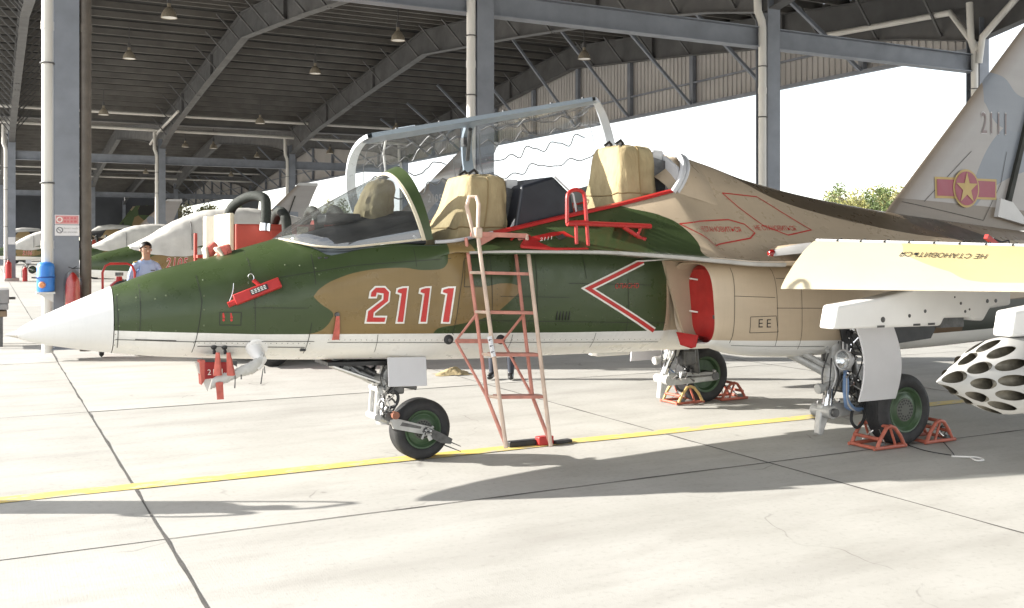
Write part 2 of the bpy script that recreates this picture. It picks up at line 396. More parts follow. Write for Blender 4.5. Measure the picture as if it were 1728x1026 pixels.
b = MB(); b.box((X0-30, YR[3]+.6, 0), (18.3, YR[3]+.8, 8.2)); b.build('rear_wall', mat('blue_grey_wall', (.055, .058, .065), .7, var=.2, scale=.4), hall, smooth=0)
# ------------------------------------------------------------ hanging lamps
LAMPM = mat('dusty_lamp_shade', (.30, .26, .20), .5, var=.2, scale=20)
LAMPI = mat('white_lamp_reflector', (.8, .78, .74), .4, var=.03)
CORD = mat('black_rubber', (.025, .025, .026), .6, var=.2)
lamp0 = None
ROWN = {1.4: 'first', 8.1: 'middle', 14.75: 'end'}
def hang_lamp(x, y, z, label):
    global lamp0
    if lamp0 is None:
        L = thing('hanging_lamp', label, 'lamp', (0, 0, 0), 'high bay lamps hanging under the shelter roof')
        b = MB(); b.lathe([(.035, .42), (.05, .40), (.055, .3), (.09, .27), (.15, .2), (.2, .1), (.215, .02), (.222, 0), (.214, .0), (.205, .02), (.19, .1), (.08, .26)], n=20); b.build('lamp_shade', LAMPM, L)
        b = MB(); b.lathe([(.0, .04), (.05, .05), (.07, .1), (.05, .2), (.03, .27)], n=12); b.build('bulb', LAMPI, L)
        b = MB(); b.lathe([(.212, .012), (.16, .05), (0, .06)], n=20); b.build('diffuser', LAMPI, L)
        b = MB(); b.tube([(0, 0, .4), (0, 0, 1.12)], .018, 6); b.box((-.05, -.05, .4), (.05, .05, .55)); b.build('cord', STEELD, L)
        lamp0 = L
    else: L = dup(lamp0); L['label'] = label
    L.location = (x, y, z)
nm = ['nearest', 'second', 'third', 'farthest']
for x, rn in ((1.4, 'left lamp row'), (8.1, 'middle lamp row'), (14.75, 'right lamp row by the gable')):
    for k, y in enumerate((12.6, 21.6, 30.4, 39.2)):
        hang_lamp(x, y, roofz(y, *bays[1])-1.42-(.12 if k == 3 else 0), '%s bell lamp of the %s, near roof span' % (nm[k], rn))
    for k, y in enumerate((50, 59, 68, 77)):
        hang_lamp(x, y, roofz(y, *bays[2])-1.42, '%s bell lamp of the %s, far roof span' % (nm[k], rn))
# ============================================================ TRAINER JET (x aft, y starboard, z up; origin on the ground under the nose wheel)
GREEN, TAN, SAND, BROWN = (.047, .069, .027), (.215, .148, .060), (.48, .385, .275), (.085, .062, .040)
WHITE = (.74, .73, .70)
def grime(t, col, amt=.1):
    f = t.rng(t.noise(2.2, 6, (.5, 1, 2.2)), .3, .7, 1-amt, 1+amt); g2 = t.rng(t.noise(45, 3), .62, .8, 1, .95)
    g3 = t.rng(t.noise(11, 6, (3.5, 1, .35), .7), .5, .85, 1, 1-amt*.9); f = t.math('MULTIPLY', t.math('MULTIPLY', f, g3), g2); cb = t.n('CombineColor'); [t.put(cb.inputs[i], f) for i in range(3)]
    return t.mix(1, col, cb.outputs[0], 'MULTIPLY')
def xz(px, py, y=-.55): p = un(px, py, y=y); return (p.x, p.z)
def band(t, X, Z, up, lo, x0=None, x1=None):
    a = t.math('LESS_THAN', Z, t.curve(X, up)) if up else None
    b = t.math('GREATER_THAN', Z, t.curve(X, lo)) if lo else None
    m = a if b is None else b if a is None else t.math('MULTIPLY', a, b)
    if x0 is not None: m = t.math('MULTIPLY', m, t.math('GREATER_THAN', X, x0))
    if x1 is not None: m = t.math('MULTIPLY', m, t.math('LESS_THAN', X, x1))
    return m
def body_paint(name):
    t = NT(name); X, Y, Z = t.co()[1]
    col = GREEN
    # tan patch round the number, with an arm up to the sill
    up = [xz(*p) for p in ((534, 500), (545, 487), (575, 470), (620, 457), (680, 452), (720, 456), (745, 455), (757, 446), (763, 400), (770, 380), (789, 380), (797, 440), (800, 482), (817, 483), (849, 478), (872, 481), (879, 488))]
    lo = [xz(*p) for p in ((534, 502), (545, 513), (566, 529), (567, 536), (575, 575), (640, 580), (725, 580), (738, 560), (746, 554), (775, 548), (817, 537), (868, 501), (879, 490))]
    tanm = band(t, X, Z, up, lo, up[0][0], up[-1][0])
    lo2 = [xz(*p) for p in ((524, 567), (545, 561), (558, 550), (566, 536), (570, 531))]
    tan2 = band(t, X, Z, lo2, None, lo2[0][0], lo2[-1][0])
    col = t.mix(t.math('MAXIMUM', tanm, tan2), col, TAN)
    # sand rear with soft wavy front edge
    edge = t.curve(Z, [(.9, 1.98), (1.5, 1.99), (1.60, 1.97), (1.72, 2.02), (1.84, 1.98), (1.93, 1.86), (2.02, 1.58), (2.2, 1.40)])
    col = t.mix(t.math('GREATER_THAN', X, edge), col, SAND)
    # brown patches of the spine
    b1 = band(t, X, Z, [(2.9, 2.9), (8, 2.9)], [(2.6, 2.6), (3.3, 2.17), (3.9, 1.98), (4.6, 1.86), (5.3, 1.78), (6, 1.74)], 2.6)
    col = t.mix(b1, col, (.25, .195, .14))
    b3 = band(t, X, Z, [(3.0, 2.32), (3.4, 2.23), (4.2, 2.13), (5, 2.0), (5.6, 1.8)], [(3.0, 2.32), (3.5, 2.08), (4.2, 1.93), (5, 1.80), (5.6, 1.75)], 3.0, 5.6)
    col = t.mix(b3, col, (.105, .080, .052))
    b2 = band(t, X, Z, [(5.2, 2.1), (5.6, 2.0), (6.3, 1.75)], [(5.2, 1.9), (5.6, 1.75), (6.3, 1.6)], 5.2, 6.3)
    col = t.mix(b2, col, (.075, .066, .055))
    # white belly
    wl = t.curve(X, [(-2.4, 1.12), (-1.375, 1.066), (1.08, .992), (2.1, .968), (8.5, .93)], False)
    col = t.mix(t.math('LESS_THAN', Z, wl), col, WHITE)
    t.bump(t.math('ADD', t.noise(2.6, 2, (1, 1, 1.6)), t.math('MULTIPLY', t.noise(30, 2), .012)), .22, .03)
    return t.done(grime(t, col), t.rng(t.noise(9, 4), .3, .7, .24, .40), 0, .42)
BODY = body_paint('camouflage_body_paint')
t = NT('camouflage_nacelle_paint'); X, Y, Z = t.co()[1]
col = t.mix(band(t, X, Z, [(3.6, 1.6), (5.2, 1.6)], [(3.6, 1.55), (4.2, 1.34), (4.5, 1.38), (5.2, 1.55)], 3.6, 5.2), SAND, (.10, .065, .04))
col = t.mix(band(t, X, Z, [(4.0, 1.02), (4.6, 1.12), (6.2, 1.2)], None, 4.0, 6.2), col, (.12, .075, .04))
col = t.mix(band(t, X, Z, [(4.9, 1.0), (5.2, 1.15), (5.9, 1.17), (6.3, 1.0)], None, 4.9, 6.3), col, (.03, .036, .026))
wl = t.curve(X, [(2.0, .93), (3.3, .885), (8.5, .93)], False)
col = t.mix(t.math('LESS_THAN', Z, wl), col, WHITE)
NACP = t.done(grime(t, col, .07), .4)
WHITEP = mat('white_paint', (.76, .75, .73), .38, var=.05, scale=3)
GREYP = mat('light_grey_paint', (.60, .60, .60), .42, var=.05, scale=4)
RED = mat('red_paint', (.42, .025, .022), .42, var=.14, scale=8)
REDF = mat('faded_red_cloth', (.52, .13, .10), .85, var=.2, scale=18, bump=.4, bscale=90)
BLACK = mat('black_paint', (.02, .02, .021), .45, var=.2)
RUBBER = mat('tyre_rubber', (.028, .028, .029), .72, var=.25, scale=9, bump=.15)
RIMG = mat('green_wheel_paint', (.05, .09, .045), .4, var=.2, scale=14)
METAL = mat('grey_gear_paint', (.42, .42, .41), .4, .25, var=.16, scale=14)
METALD = mat('dark_hydraulic_metal', (.12, .12, .12), .4, .6, var=.3, scale=20)
CHROME = mat('polished_metal', (.75, .75, .76), .16, 1, var=.05)
t = NT('khaki_canvas'); nA = t.noise(9, 3, (1, 1, .28), .5); nB = t.noise(5, 2, (1, 1, .7)); rid = t.math('ABSOLUTE', t.math('SUBTRACT', nA, .5)); rid2 = t.math('ABSOLUTE', t.math('SUBTRACT', nB, .5))
t.bump(t.math('ADD', t.math('MULTIPLY', t.math('ADD', rid, rid2), 1.6), t.math('MULTIPLY', t.noise(120, 2), .05)), .38, .045)
CANV = t.done(t.mix(t.rng(t.noise(6, 4), .35, .7, 0, 1), (.40, .325, .185), (.32, .25, .135)), .92)
WCANV = mat('white_canvas', (.56, .545, .51), .85, var=.08, scale=4, bump=.4, bscale=14)
GLASS = glass('canopy_glass', (.86, .89, .91), .02, .12, .055); WGLASS = glass('windshield_glass', (.60, .63, .64), .03, .15, .05)
SEAM = mat('panel_seam', (.03, .032, .026), .7, var=.2)
REDL = mat('red_marking', (.50, .035, .03), .5, var=.08)
WHITEL = mat('white_marking', (.80, .78, .72), .5, var=.05)

# station table: x, top z, edge z, edge half width, upper power q, body mid z, body half width, virtual top, bottom z, exponent
ST = [(-2.285, 1.400, 1.175, .232, .50, 1.175, .232, 1.40, .945, 2.0),
      (-2.0, 1.502, 1.20, .312, .50, 1.20, .312, 1.502, .908, 2.1),
      (-1.7, 1.580, 1.225, .375, .50, 1.225, .375, 1.58, .884, 2.2),
      (-1.4, 1.663, 1.26, .430, .50, 1.26, .430, 1.663, .862, 2.3),
      (-1.15, 1.735, 1.29, .468, .50, 1.29, .468, 1.735, .845, 2.35),
      (-.85, 1.83, 1.36, .498, .50, 1.30, .500, 1.83, .830, 2.4),
      (-.45, 1.93, 1.47, .508, .50, 1.30, .525, 1.90, .812, 2.45),
      (-.05, 1.80, 1.60, .505, .50, 1.30, .545, 1.90, .790, 2.5),
      (.10, 1.79, 1.636, .56, .7, 1.30, .55, 1.90, .782, 2.5),
      (.50, 1.86, 1.648, .77, 1.0, 1.30, .555, 1.95, .774, 2.6),
      (1.05, 2.00, 1.647, .92, 1.2, 1.29, .56, 1.97, .770, 2.7),
      (1.60, 2.145, 1.62, 1.06, 1.4, 1.27, .56, 1.97, .765, 2.8),
      (1.98, 2.265, 1.59, 1.145, 1.62, 1.255, .56, 1.95, .759, 2.8),
      (2.10, 2.31, 1.58, 1.17, 1.7, 1.25, .49, 1.95, .758, 2.8),
      (2.40, 2.500, 1.555, 1.25, 3.9, 1.24, .46, 1.93, .752, 2.8),
      (2.75, 2.435, 1.55, 1.30, 4.2, 1.22, .46, 1.9, .748, 2.8),
      (3.20, 2.312, 1.55, 1.32, 4.6, 1.2, .46, 1.9, .745, 2.8),
      (4.0, 2.165, 1.56, 1.32, 5.2, 1.2, .46, 1.9, .75, 2.8),
      (5.15, 2.025, 1.57, 1.28, 5.6, 1.2, .55, 1.9, .80, 2.8),
      (6.6, 1.90, 1.57, 1.05, 4.5, 1.25, .5, 1.85, .92, 2.6),
      (8.3, 1.75, 1.52, .60, 2.0, 1.35, .35, 1.75, 1.1, 2.4)]
def wsill(x): return interp([(-2.3, .12), (-1.15, .10), (-1.0, .30), (-.85, .42), (-.45, .445), (0, .45), (2.1, .45), (2.3, .30), (2.5, .25), (8.4, .1)], x)[0]
def section(x):
    zt, ze, we, q, zm, wm, zu, zb, n = interp(ST, x); ws = min(wsill(x), we*.93); pts = []
    ph = math.asin(ws/we)
    for k in range(6):
        y = ws*k/5; pts.append((y, ze+(zt-ze)*(1-(y/we)**2)**q))
    for k in range(1, 13):
        y = we*math.sin(lerp(ph, math.pi/2, k/12)); pts.append((y, ze+(zt-ze)*max(0, 1-(y/we)**2)**q))
    rim = min(.028, max(0, (we-wm)*.2)); zl = ze-rim-.004
    def by(z):
        h = (zu-zm) if z > zm else (zm-zb); return wm*max(0, 1-abs((z-zm)/h)**n)**(1/n)
    pts.append((we, ze-rim)); yb = min(by(zl), we) if ze > zm+.02 else we
    pts.append((lerp(we, yb, .5), zl-.0)); pts.append((yb, zl-.002))
    a0 = -math.asin(min(1, max(0, (zl-zm)/(zu-zm)))**(n/2)) if zl > zm else 0
    for k in range(1, 19):
        a = lerp(a0, math.pi/2, k/18)
        if a < 0: z = zm+(zu-zm)*abs(math.sin(a))**(2/n)
        else: z = zm-(zm-zb)*math.sin(a)**(2/n)
        pts.append((min(by(z), we) if a < math.pi/2-1e-6 else 0, z))
    return pts
XST = sorted(set([round(-2.285+.05*i, 4) for i in range(int(10.585/.05)+1)]+[s[0] for s in ST]))
jet = thing('trainer_jet', 'green and tan camouflaged two seat jet 2111 with its canopy open', 'jet', (0, 0, 0))
b = MB(); rows = []
for x in XST:
    s_ = section(x); rows.append([(x, -y, z) for y, z in s_]+[(x, y, z) for y, z in s_[::-1]])
nrow = len(rows[0]); npt = nrow//2
# faces, leaving the cockpit opening (x -1.05 .. 2.12, inside the sill) open
COCK = (-1.05, 2.12)
vs = [p for r in rows for p in r]; fs = []
for i in range(len(rows)-1):
    xm = (XST[i]+XST[i+1])/2
    for j in range(nrow):
        inner = j < 5 or j >= nrow-6
        if COCK[0] < xm < COCK[1] and inner: continue
        fs.append((i*nrow+j, i*nrow+(j+1) % nrow, (i+1)*nrow+(j+1) % nrow, (i+1)*nrow+j))
b.add(vs, fs); b.add(rows[-1], [list(range(nrow))])
fus = b.build('fuselage', BODY, jet, smooth=38)
BV = BVHTree.FromPolygons([Vector(v) for v in b.v], b.f)
# radome and metal tip
t = NT('radome_paint'); RADM = t.done(grime(t, (.74, .735, .72), .06), .34)
b = MB(); rows = []; C0, C1 = (1.09, 0), (1.175, .232)
for k in range(25):
    f = k/24; x = lerp(-2.86, -2.2905, f); r = .03+.202*(f**.82); cz = lerp(1.098, 1.1735, f)
    rows.append([(x, r*math.sin(a*math.pi/18), cz+(r*.985)*math.cos(a*math.pi/18)) for a in range(36)])
b.grid(rows, True); rad = b.build('radome', RADM, jet, smooth=60)
b = MB(); b.lathe([(0, -.075), (.008, -.06), (.026, .0), (.0295, .004)], (-2.864, 0, 1.094), (1, 0, 0), 16); b.build('nose_tip', CHROME, jet)
# light rim along the leading edge extension
b = MB()
for sg in (-1, 1):
    pts = []
    for k in range(60):
        x = lerp(.16, 2.62, k/59); zt, ze, we, *_ = interp(ST, x); w_ = lerp(.004, .022, min(1, k/45)); pts.append([(x, sg*(we-.012), ze+.0035), (x, sg*(we+.006), ze-w_*.4), (x, sg*(we+.003), ze-w_-.012), (x, sg*(we-.02), ze-w_-.018)])
    b.grid(pts)
    b.build('leading_edge_rim', mat('worn_grey_edge', (.40, .385, .36), .4, var=.12, scale=9), jet); b = MB()

# ------------------------------------------------------------ intakes and nacelles
def ring(x, yc, zc, hw, hh, n=3.2, N=40, rake=0, sg=-1):
    out = []
    for k in range(N):
        a = 2*math.pi*k/N; c_, s_ = math.cos(a), math.sin(a)
        y = hw*math.copysign(abs(c_)**(2/n), c_); z = hh*math.copysign(abs(s_)**(2/n), s_)
        out.append((x-rake*(z/hh), sg*(yc-y) if False else sg*(yc+y), zc+z))
    return out
for sg in (-1, 1):
    NT_ = [(2.09, .775, 1.212, .285, .345), (2.2, .785, 1.208, .30, .36), (2.5, .80, 1.165, .33, .395), (3.1, .80, 1.15, .36, .412), (4.2, .79, 1.15, .375, .412), (5.6, .70, 1.16, .37, .40), (7.0, .55, 1.22, .33, .34), (8.2, .46, 1.28, .27, .27)]
    b = MB(); rows = []
    for x in [2.09, 2.105, 2.13, 2.2]+[2.3+.15*i for i in range(40)]:
        yc, zc, hw, hh = interp(NT_, x); k = {2.09: .955, 2.105: .985, 2.13: .997}.get(x, 1)
        rk = interp([(2.0, .03), (2.7, .0)], x)[0]
        rows.append(ring(x, yc, zc, hw*k, hh*k, 3.4, 44, rk, sg))
    # inner duct
    inn = []
    for x in (2.095, 2.12, 2.3, 2.9):
        yc, zc, hw, hh = interp(NT_, x); inn.append(ring(x, yc, zc, hw-.030-(0 if x > 2.1 else -.018), hh-.030-(0 if x > 2.1 else -.018), 3.4, 44, .03, sg))
    b.grid(inn[::-1]+rows, True)
    nac = b.build('engine_nacelle', NACP, jet, smooth=40)
    if sg < 0: BVN = BVHTree.FromPolygons([Vector(v) for v in b.v], b.f)
    b = MB(); b.lathe([(.27, 0), (.25, .25), (.20, .28), (.2, .1), (0, .05)], (8.19, sg*.46, 1.28), (1, 0, 0), 24); b.build('exhaust_nozzle', METALD, jet)
    # splitter plate between body and intake
    b = MB(); b.prism([(1.925, 1.60), (2.6, 1.60), (2.6, .86), (2.28, .86), (2.19, .90), (2.13, 1.0), (2.04, 1.25)], 1, sg*.552, sg*.578)
    b.build('splitter_plate', mat('sand_paint', SAND, .42, var=.06), jet)

# ------------------------------------------------------------ windshield
def wsP(s, a):
    """s along 0..1(arch), a angle -90..90"""
    xt, zt = lerp(-1.16, -.255, s), 1.738+(2.262-1.738)*(s+.10*math.sin(math.pi*s)*.55)
    tb = interp([(0, -1.16, .02, 1.735), (.10, -1.06, .28, 1.70), (.22, -.95, .40, 1.672), (.4, -.78, .452, 1.663), (.7, -.46, .462, 1.69), (1, -.085, .463, 1.728)], s)
    xb, yb, zb = tb; c_, s_ = math.cos(a), math.sin(a)
    c2 = abs(c_)**.9
    return Vector((xb+(xt-xb)*c2, yb*s_, zb+(zt-zb)*c2))
b = MB(); b.grid([[wsP(i/24, R(-90+180*j/32)) for j in range(33)] for i in range(25)])
b.build('windshield_glass', WGLASS, jet, smooth=60)
def arch_strip(f0, f1, th, name, m, par, off=0):
    b = MB(); R4 = []
    for j in range(41):
        a = R(-90+180*j/40); p0, p1 = wsP(f0, a), wsP(f1, a); cen = Vector((p0.x, 0, 1.72)); n0 = (p0-cen); n0.x = 0; n0 = n0.normalized() if n0.length > 1e-4 else Vector((0, 0, 1))
        R4.append([p0+n0*(off+th), p1+n0*(off+th), p1+n0*off, p0+n0*off, p0+n0*(off+th)])
    b.grid(R4); return b.build(name, m, par, smooth=40)
GRP = mat('green_paint', GREEN, .4, var=.1)
arch_strip(.955, 1.055, .02, 'windshield_arch', GRP, jet, -.006)
arch_strip(.935, .956, .016, 'arch_seal', mat('cream_seal', (.62, .55, .42), .6), jet, -.004)
b = MB()
for sg in (-1, 1): b.tube([wsP(.02+.96*k/30, R(89.5*sg))+Vector((0, sg*.004, .004)) for k in range(31)], .008, 6); b.build('windshield_seal', mat('cream_seal', (.62, .55, .42), .6), jet); b = MB()

# ------------------------------------------------------------ cockpit interior
def sillz(x): return interp([(-1.1, 1.72), (-.85, 1.662), (-.45, 1.69), (0, 1.70), (.5, 1.786), (1.05, 1.903), (1.6, 2.018), (2.12, 2.14)], x)[0]
COCKG = mat('cockpit_grey_blue', (.20, .23, .26), .5, var=.1)
b = MB(); rows = []
for k in range(34):
    x = lerp(-1.02, 2.14, k/33); z = sillz(x)-.012; w = min(wsill(x), .45)+.012
    rows.append([(x, -w, z), (x, -w+.05, z-.02), (x, -w+.07, z-.5), (x, 0, z-.62), (x, w-.07, z-.5), (x, w-.05, z-.02), (x, w, z)])
b.grid(rows); b.build('cockpit_tub', COCKG, jet)
b = MB(); b.prism([(-.43, 1.65), (.43, 1.65), (.43, 2.12), (.36, 2.36), (.18, 2.47), (0, 2.49), (-.18, 2.47), (-.36, 2.36), (-.43, 2.12)], 0, 2.24, 2.26); b.build('rear_bulkhead', mat('pale_grey_bulkhead', (.55, .56, .58), .4), jet)
# canopy sealing ring behind the rear cockpit
b = MB()
for o_, r_ in ((0, .028), (.05, .018)):
    b.tube([(2.125+.27*math.cos(R(-90+180*k/30))**.8*1.0+o_, .455*math.sin(R(-90+180*k/30)), 2.135+.372*math.cos(R(-90+180*k/30))**.85) for k in range(31)], r_, 8)
    b.build('rear_canopy_seal', mat('pale_grey_bulkhead', (.55, .56, .58), .4), jet); b = MB()
# rear fairing between the sealing ring and the spine
rows = []
b = MB()
for k in range(8):
    f = k/7; row = []
    for j in range(31):
        a = R(-90+180*j/30); c_ = max(math.cos(a), 0)
        p = Vector((2.125+.27*c_**.8, .458*math.sin(a), 2.128+.378*c_**.85))
        y2 = .50*math.sin(a); x2 = 2.62; s2 = interp(ST, x2); z2 = s2[1]+(s2[0]-s2[1])*(1-(y2/s2[2])**2)**s2[3]
        q = Vector((x2, y2, z2-.012)); row.append(p.lerp(q, f)+Vector((0, 0, .012*math.sin(math.pi*f))))
    rows.append(row)
b.grid(rows); b.build('spine_fairing', BODY, jet, smooth=50)
# red sill strips
for sg in (-1, 1):
    b = MB(); rows = []
    for k in range(40):
        x = lerp(.40, 2.12, k/39); z = sillz(x)+.004; y = sg*.452
        rows.append([(x, y-sg*.045, z+.006), (x, y-sg*.02, z+.022), (x, y+sg*.012, z+.012), (x, y+sg*.02, z-.010)])
    b.grid(rows); b.build('sill_strip', RED, jet)
    b = MB(); b.tube([(lerp(-.06, .42, k/20), sg*.458, sillz(lerp(-.06, .42, k/20))+.012) for k in range(21)], .014, 8); b.build('sill_seal', mat('pale_grey_bulkhead', (.55, .56, .58), .4), jet)
# instrument coamings
DARKC = mat('black_coaming', (.022, .022, .025), .55, var=.25, scale=5)
b = MB(); rows = []
for k in range(13):
    f = k/12; x = lerp(-1.0, -.22, f); zt = lerp(1.745, 1.955, min(1, f*1.12)**.85); w = interp([(-1.0, .25), (-.85, .39), (-.2, .425)], x)[0]; zb = sillz(x)+.005
    rows.append([(x+.10*f*(1-abs(j-6)/6*.0), w*math.sin(R(-90+15*j)), zb+(zt-zb)*max(0, math.cos(R(-90+15*j)))**.62) for j in range(13)])
b.grid(rows); b.add(rows[-1]+[(-.16, 0, 1.55)], [(i, i+1, 13) for i in range(12)]); b.build('front_coaming', DARKC, jet, smooth=45)
b = MB(); b.box((-.80, -.12, 1.845), (-.38, .12, 1.925)); bevel(b.build('coaming_pad', mat('black_paint', (.02, .02, .021), .45), jet), .02)
b = MB(); b.tube([wsP(.86, R(-88))+Vector((.04, .02, .02))]+[Vector((-.16+.02*k, -.40+.012*k, 1.72+.07*k)) for k in range(4)], .008, 6); b.build('coaming_rim', GREYP, jet)
b = MB(); PR = [(.66, 1.80), (.74, 2.16), (1.03, 2.245), (1.20, 2.10), (1.22, 1.88)]
vs_ = [(px_, sg*(.37 if i in (0, 4) else .335), pz) for sg in (-1, 1) for i, (px_, pz) in enumerate(PR)]
b.add(vs_, [(0, 1, 2, 3, 4), (9, 8, 7, 6, 5)]+[(i, i+5, (i+1) % 5+5, (i+1) % 5) for i in range(5)]); bevel(b.build('rear_coaming', mat('blue_black_coaming', (.012, .014, .02), .42, var=.2), jet, smooth=0), .022, 3)
b = MB(); b.tube([(1.03, -.345, 2.243), (1.205, -.352, 2.10), (1.222, -.375, 1.95)], .008, 6); b.build('coaming_rim', GREYP, jet)
b = MB(); b.prism([(.60, 1.75), (.68, 1.75), (.80, 2.02), (.785, 2.08)], 1, -.33, -.31); b.build('side_panel', GREYP, jet)
# ejection seats under the covers
for i, (x, z) in enumerate(((.42, 1.5), (1.86, 1.80))):
    sr = MB(); sr.box((x-.22, -.24, z-.35), (x+.28, .24, z+.02)); st = sr.build('ejection_seat', DARKC, jet, smooth=0)
    q = MB(); q.prism([(x+.12, z), (x+.34, z), (x+.40, z+.62), (x+.22, z+.66)], 1, -.19, .19); q.build('seat_back', METALD, st)
    q = MB(); q.box((x+.27, -.16, z+.35), (x+.37, -.05, z+.72)); q.box((x+.27, .05, z+.35), (x+.37, .16, z+.72)); q.build('headrest_rail', GREYP, st, smooth=0)
# starboard side inner wall rails that show through the cockpit
b = MB(); b.prism([(.1, 1.66), (2.1, 2.08), (2.1, 2.30), (1.2, 2.06), (.1, 1.82)], 1, .43, .455); b.build('starboard_wall_panel', COCKG, jet, smooth=0)
# ------------------------------------------------------------ canopy, hinged on the starboard sill and swung open
AX0, AX1 = Vector((-.02, .46, 1.705)), Vector((2.11, .46, 2.145)); AXD = (AX1-AX0).normalized(); OPEN = R(93)
def cp(s, a, off=0.0):
    xb, zb = lerp(-.03, 2.11, s), lerp(1.705, 2.145, s)
    xt = lerp(-.235, 2.36, s); zt = interp([(0, 2.285), (.25, 2.46), (.5, 2.57), (.75, 2.595), (1, 2.535)], s)[0]
    c_, s_ = max(0, math.cos(a)), math.sin(a); c2 = c_**.88
    p = Vector((xb+(xt-xb)*c2, (.46+off)*s_, zb+(zt+off-zb)*c2))
    return rot_about(p, AX0, AXD, OPEN*-1)
def cstrip(fn, name, m, n=40):
    b = MB(); b.grid([fn(k/n) for k in range(n+1)]); return b.build(name, m, can, smooth=40)
can = bpy.data.objects.new('canopy', None); COL.objects.link(can); can.parent = jet; can['label'] = 'clear canopy swung open to the far side'
b = MB(); b.grid([[cp(lerp(.012, .988, i/30), R(-80+160*j/36)) for j in range(37)] for i in range(31)]); b.build('canopy_glass', GLASS, can, smooth=60)
CFR = mat('canopy_frame_grey', (.27, .32, .37), .36, .1, var=.06, scale=5)
def rail(s, sg):
    A, B = R(sg*90), R(sg*67)
    ps = [cp(s, A, .012), cp(s, R(sg*79), .014), cp(s, B, .010), cp(s, B, -.012), cp(s, A, -.025), cp(s, A, .012)]
    return ps
for sg in (-1, 1): cstrip(lambda f: rail(lerp(.0, 1, f), sg), 'canopy_rail', CFR)
def hoop(s0, s1, th): return lambda f: [cp(s0, R(-88+176*f), .012), cp(s1, R(-88+176*f), .012), cp(s1, R(-88+176*f), -th), cp(s0, R(-88+176*f), -th), cp(s0, R(-88+176*f), .012)]
cstrip(hoop(-.012, .02, .022), 'front_hoop', mat('pale_canopy_hoop', (.62, .65, .68), .32, .1))
cstrip(hoop(.98, 1.012, .022), 'rear_hoop', mat('pale_canopy_hoop', (.62, .65, .68), .32, .1))
cstrip(hoop(.425, .462, .03), 'middle_hoop', CFR)
CWIRE = mat('detonating_cord_silver', (.16, .16, .16), .5, .0, var=.05)
def wig(s0, s1, a0, a1, nb, amp, name='detonating_cord'):
    pts = []
    N = 24*nb
    rr = random.Random(int(s0*1000)+nb)
    ks = [0]+[rr.choice((-1, 1))*rr.uniform(.5, 1) if k % 3 else 0 for k in range(1, nb*3)]+[0]
    for k in range(nb*3*4+1):
        f = k/(nb*12); i = min(int(f*nb*3), nb*3-1); g = f*nb*3-i; g = g*g*(3-2*g); h = lerp(ks[i], ks[i+1], g)
        pts.append(cp(lerp(s0, s1, f), R(lerp(a0, a1, f)+amp*h), -.012))
    b = MB(); b.tube(pts, .0062, 6); b.build(name, CWIRE, can)
for s0, s1 in ((.03, .42), (.475, .965)):
    nb = 4
    wig(s0+.02, s1-.02, -56, -54, nb, 8); wig(s0+.02, s1-.06, -34, -38, nb, 8); wig(s0+.04, s1-.06, -14, -18, nb, 7); wig(s0+.02, s1-.02, 10, 2, nb, 7)
    for e in (s0+.02, s1-.03):
        b = MB(); b.tube([cp(e, R(a), -.012) for a in range(-52, 20, 6)], .0032, 5); b.build('detonating_cord', CWIRE, can)
for s_ in (.12, .30, .58, .80, .95):
    b = MB(); b.lathe([(0, .022), (.014, .02), (.016, 0)], cp(s_, R(-84), .012), (cp(s_, R(-84), .1)-cp(s_, R(-84), 0)), 10); b.build('canopy_latch', METALD, can)
b = MB(); q = [cp(.13, R(-79), .012), cp(.135, R(-77), .05), cp(.21, R(-77), .05), cp(.215, R(-79), .012)]; b.tube(q, .006, 6); b.build('grab_handle', CHROME, can)
b = MB(); b.tube([cp(.10, R(-70), -.01), cp(.115, R(-45), -.02), cp(.12, R(-43), -.012), cp(.13, R(-5), -.03)], .009, 6); b.build('canopy_strut', GREYP, can)
b = MB(); b.tube([cp(.44, R(-70), -.05), cp(.44, R(-20), -.05)], .02, 8); b.box(cp(.43, R(-45), -.06)-Vector((.03, .03, .03)), cp(.43, R(-45), -.06)+Vector((.03, .03, .05))); b.build('canopy_lock_lever', METALD, can)
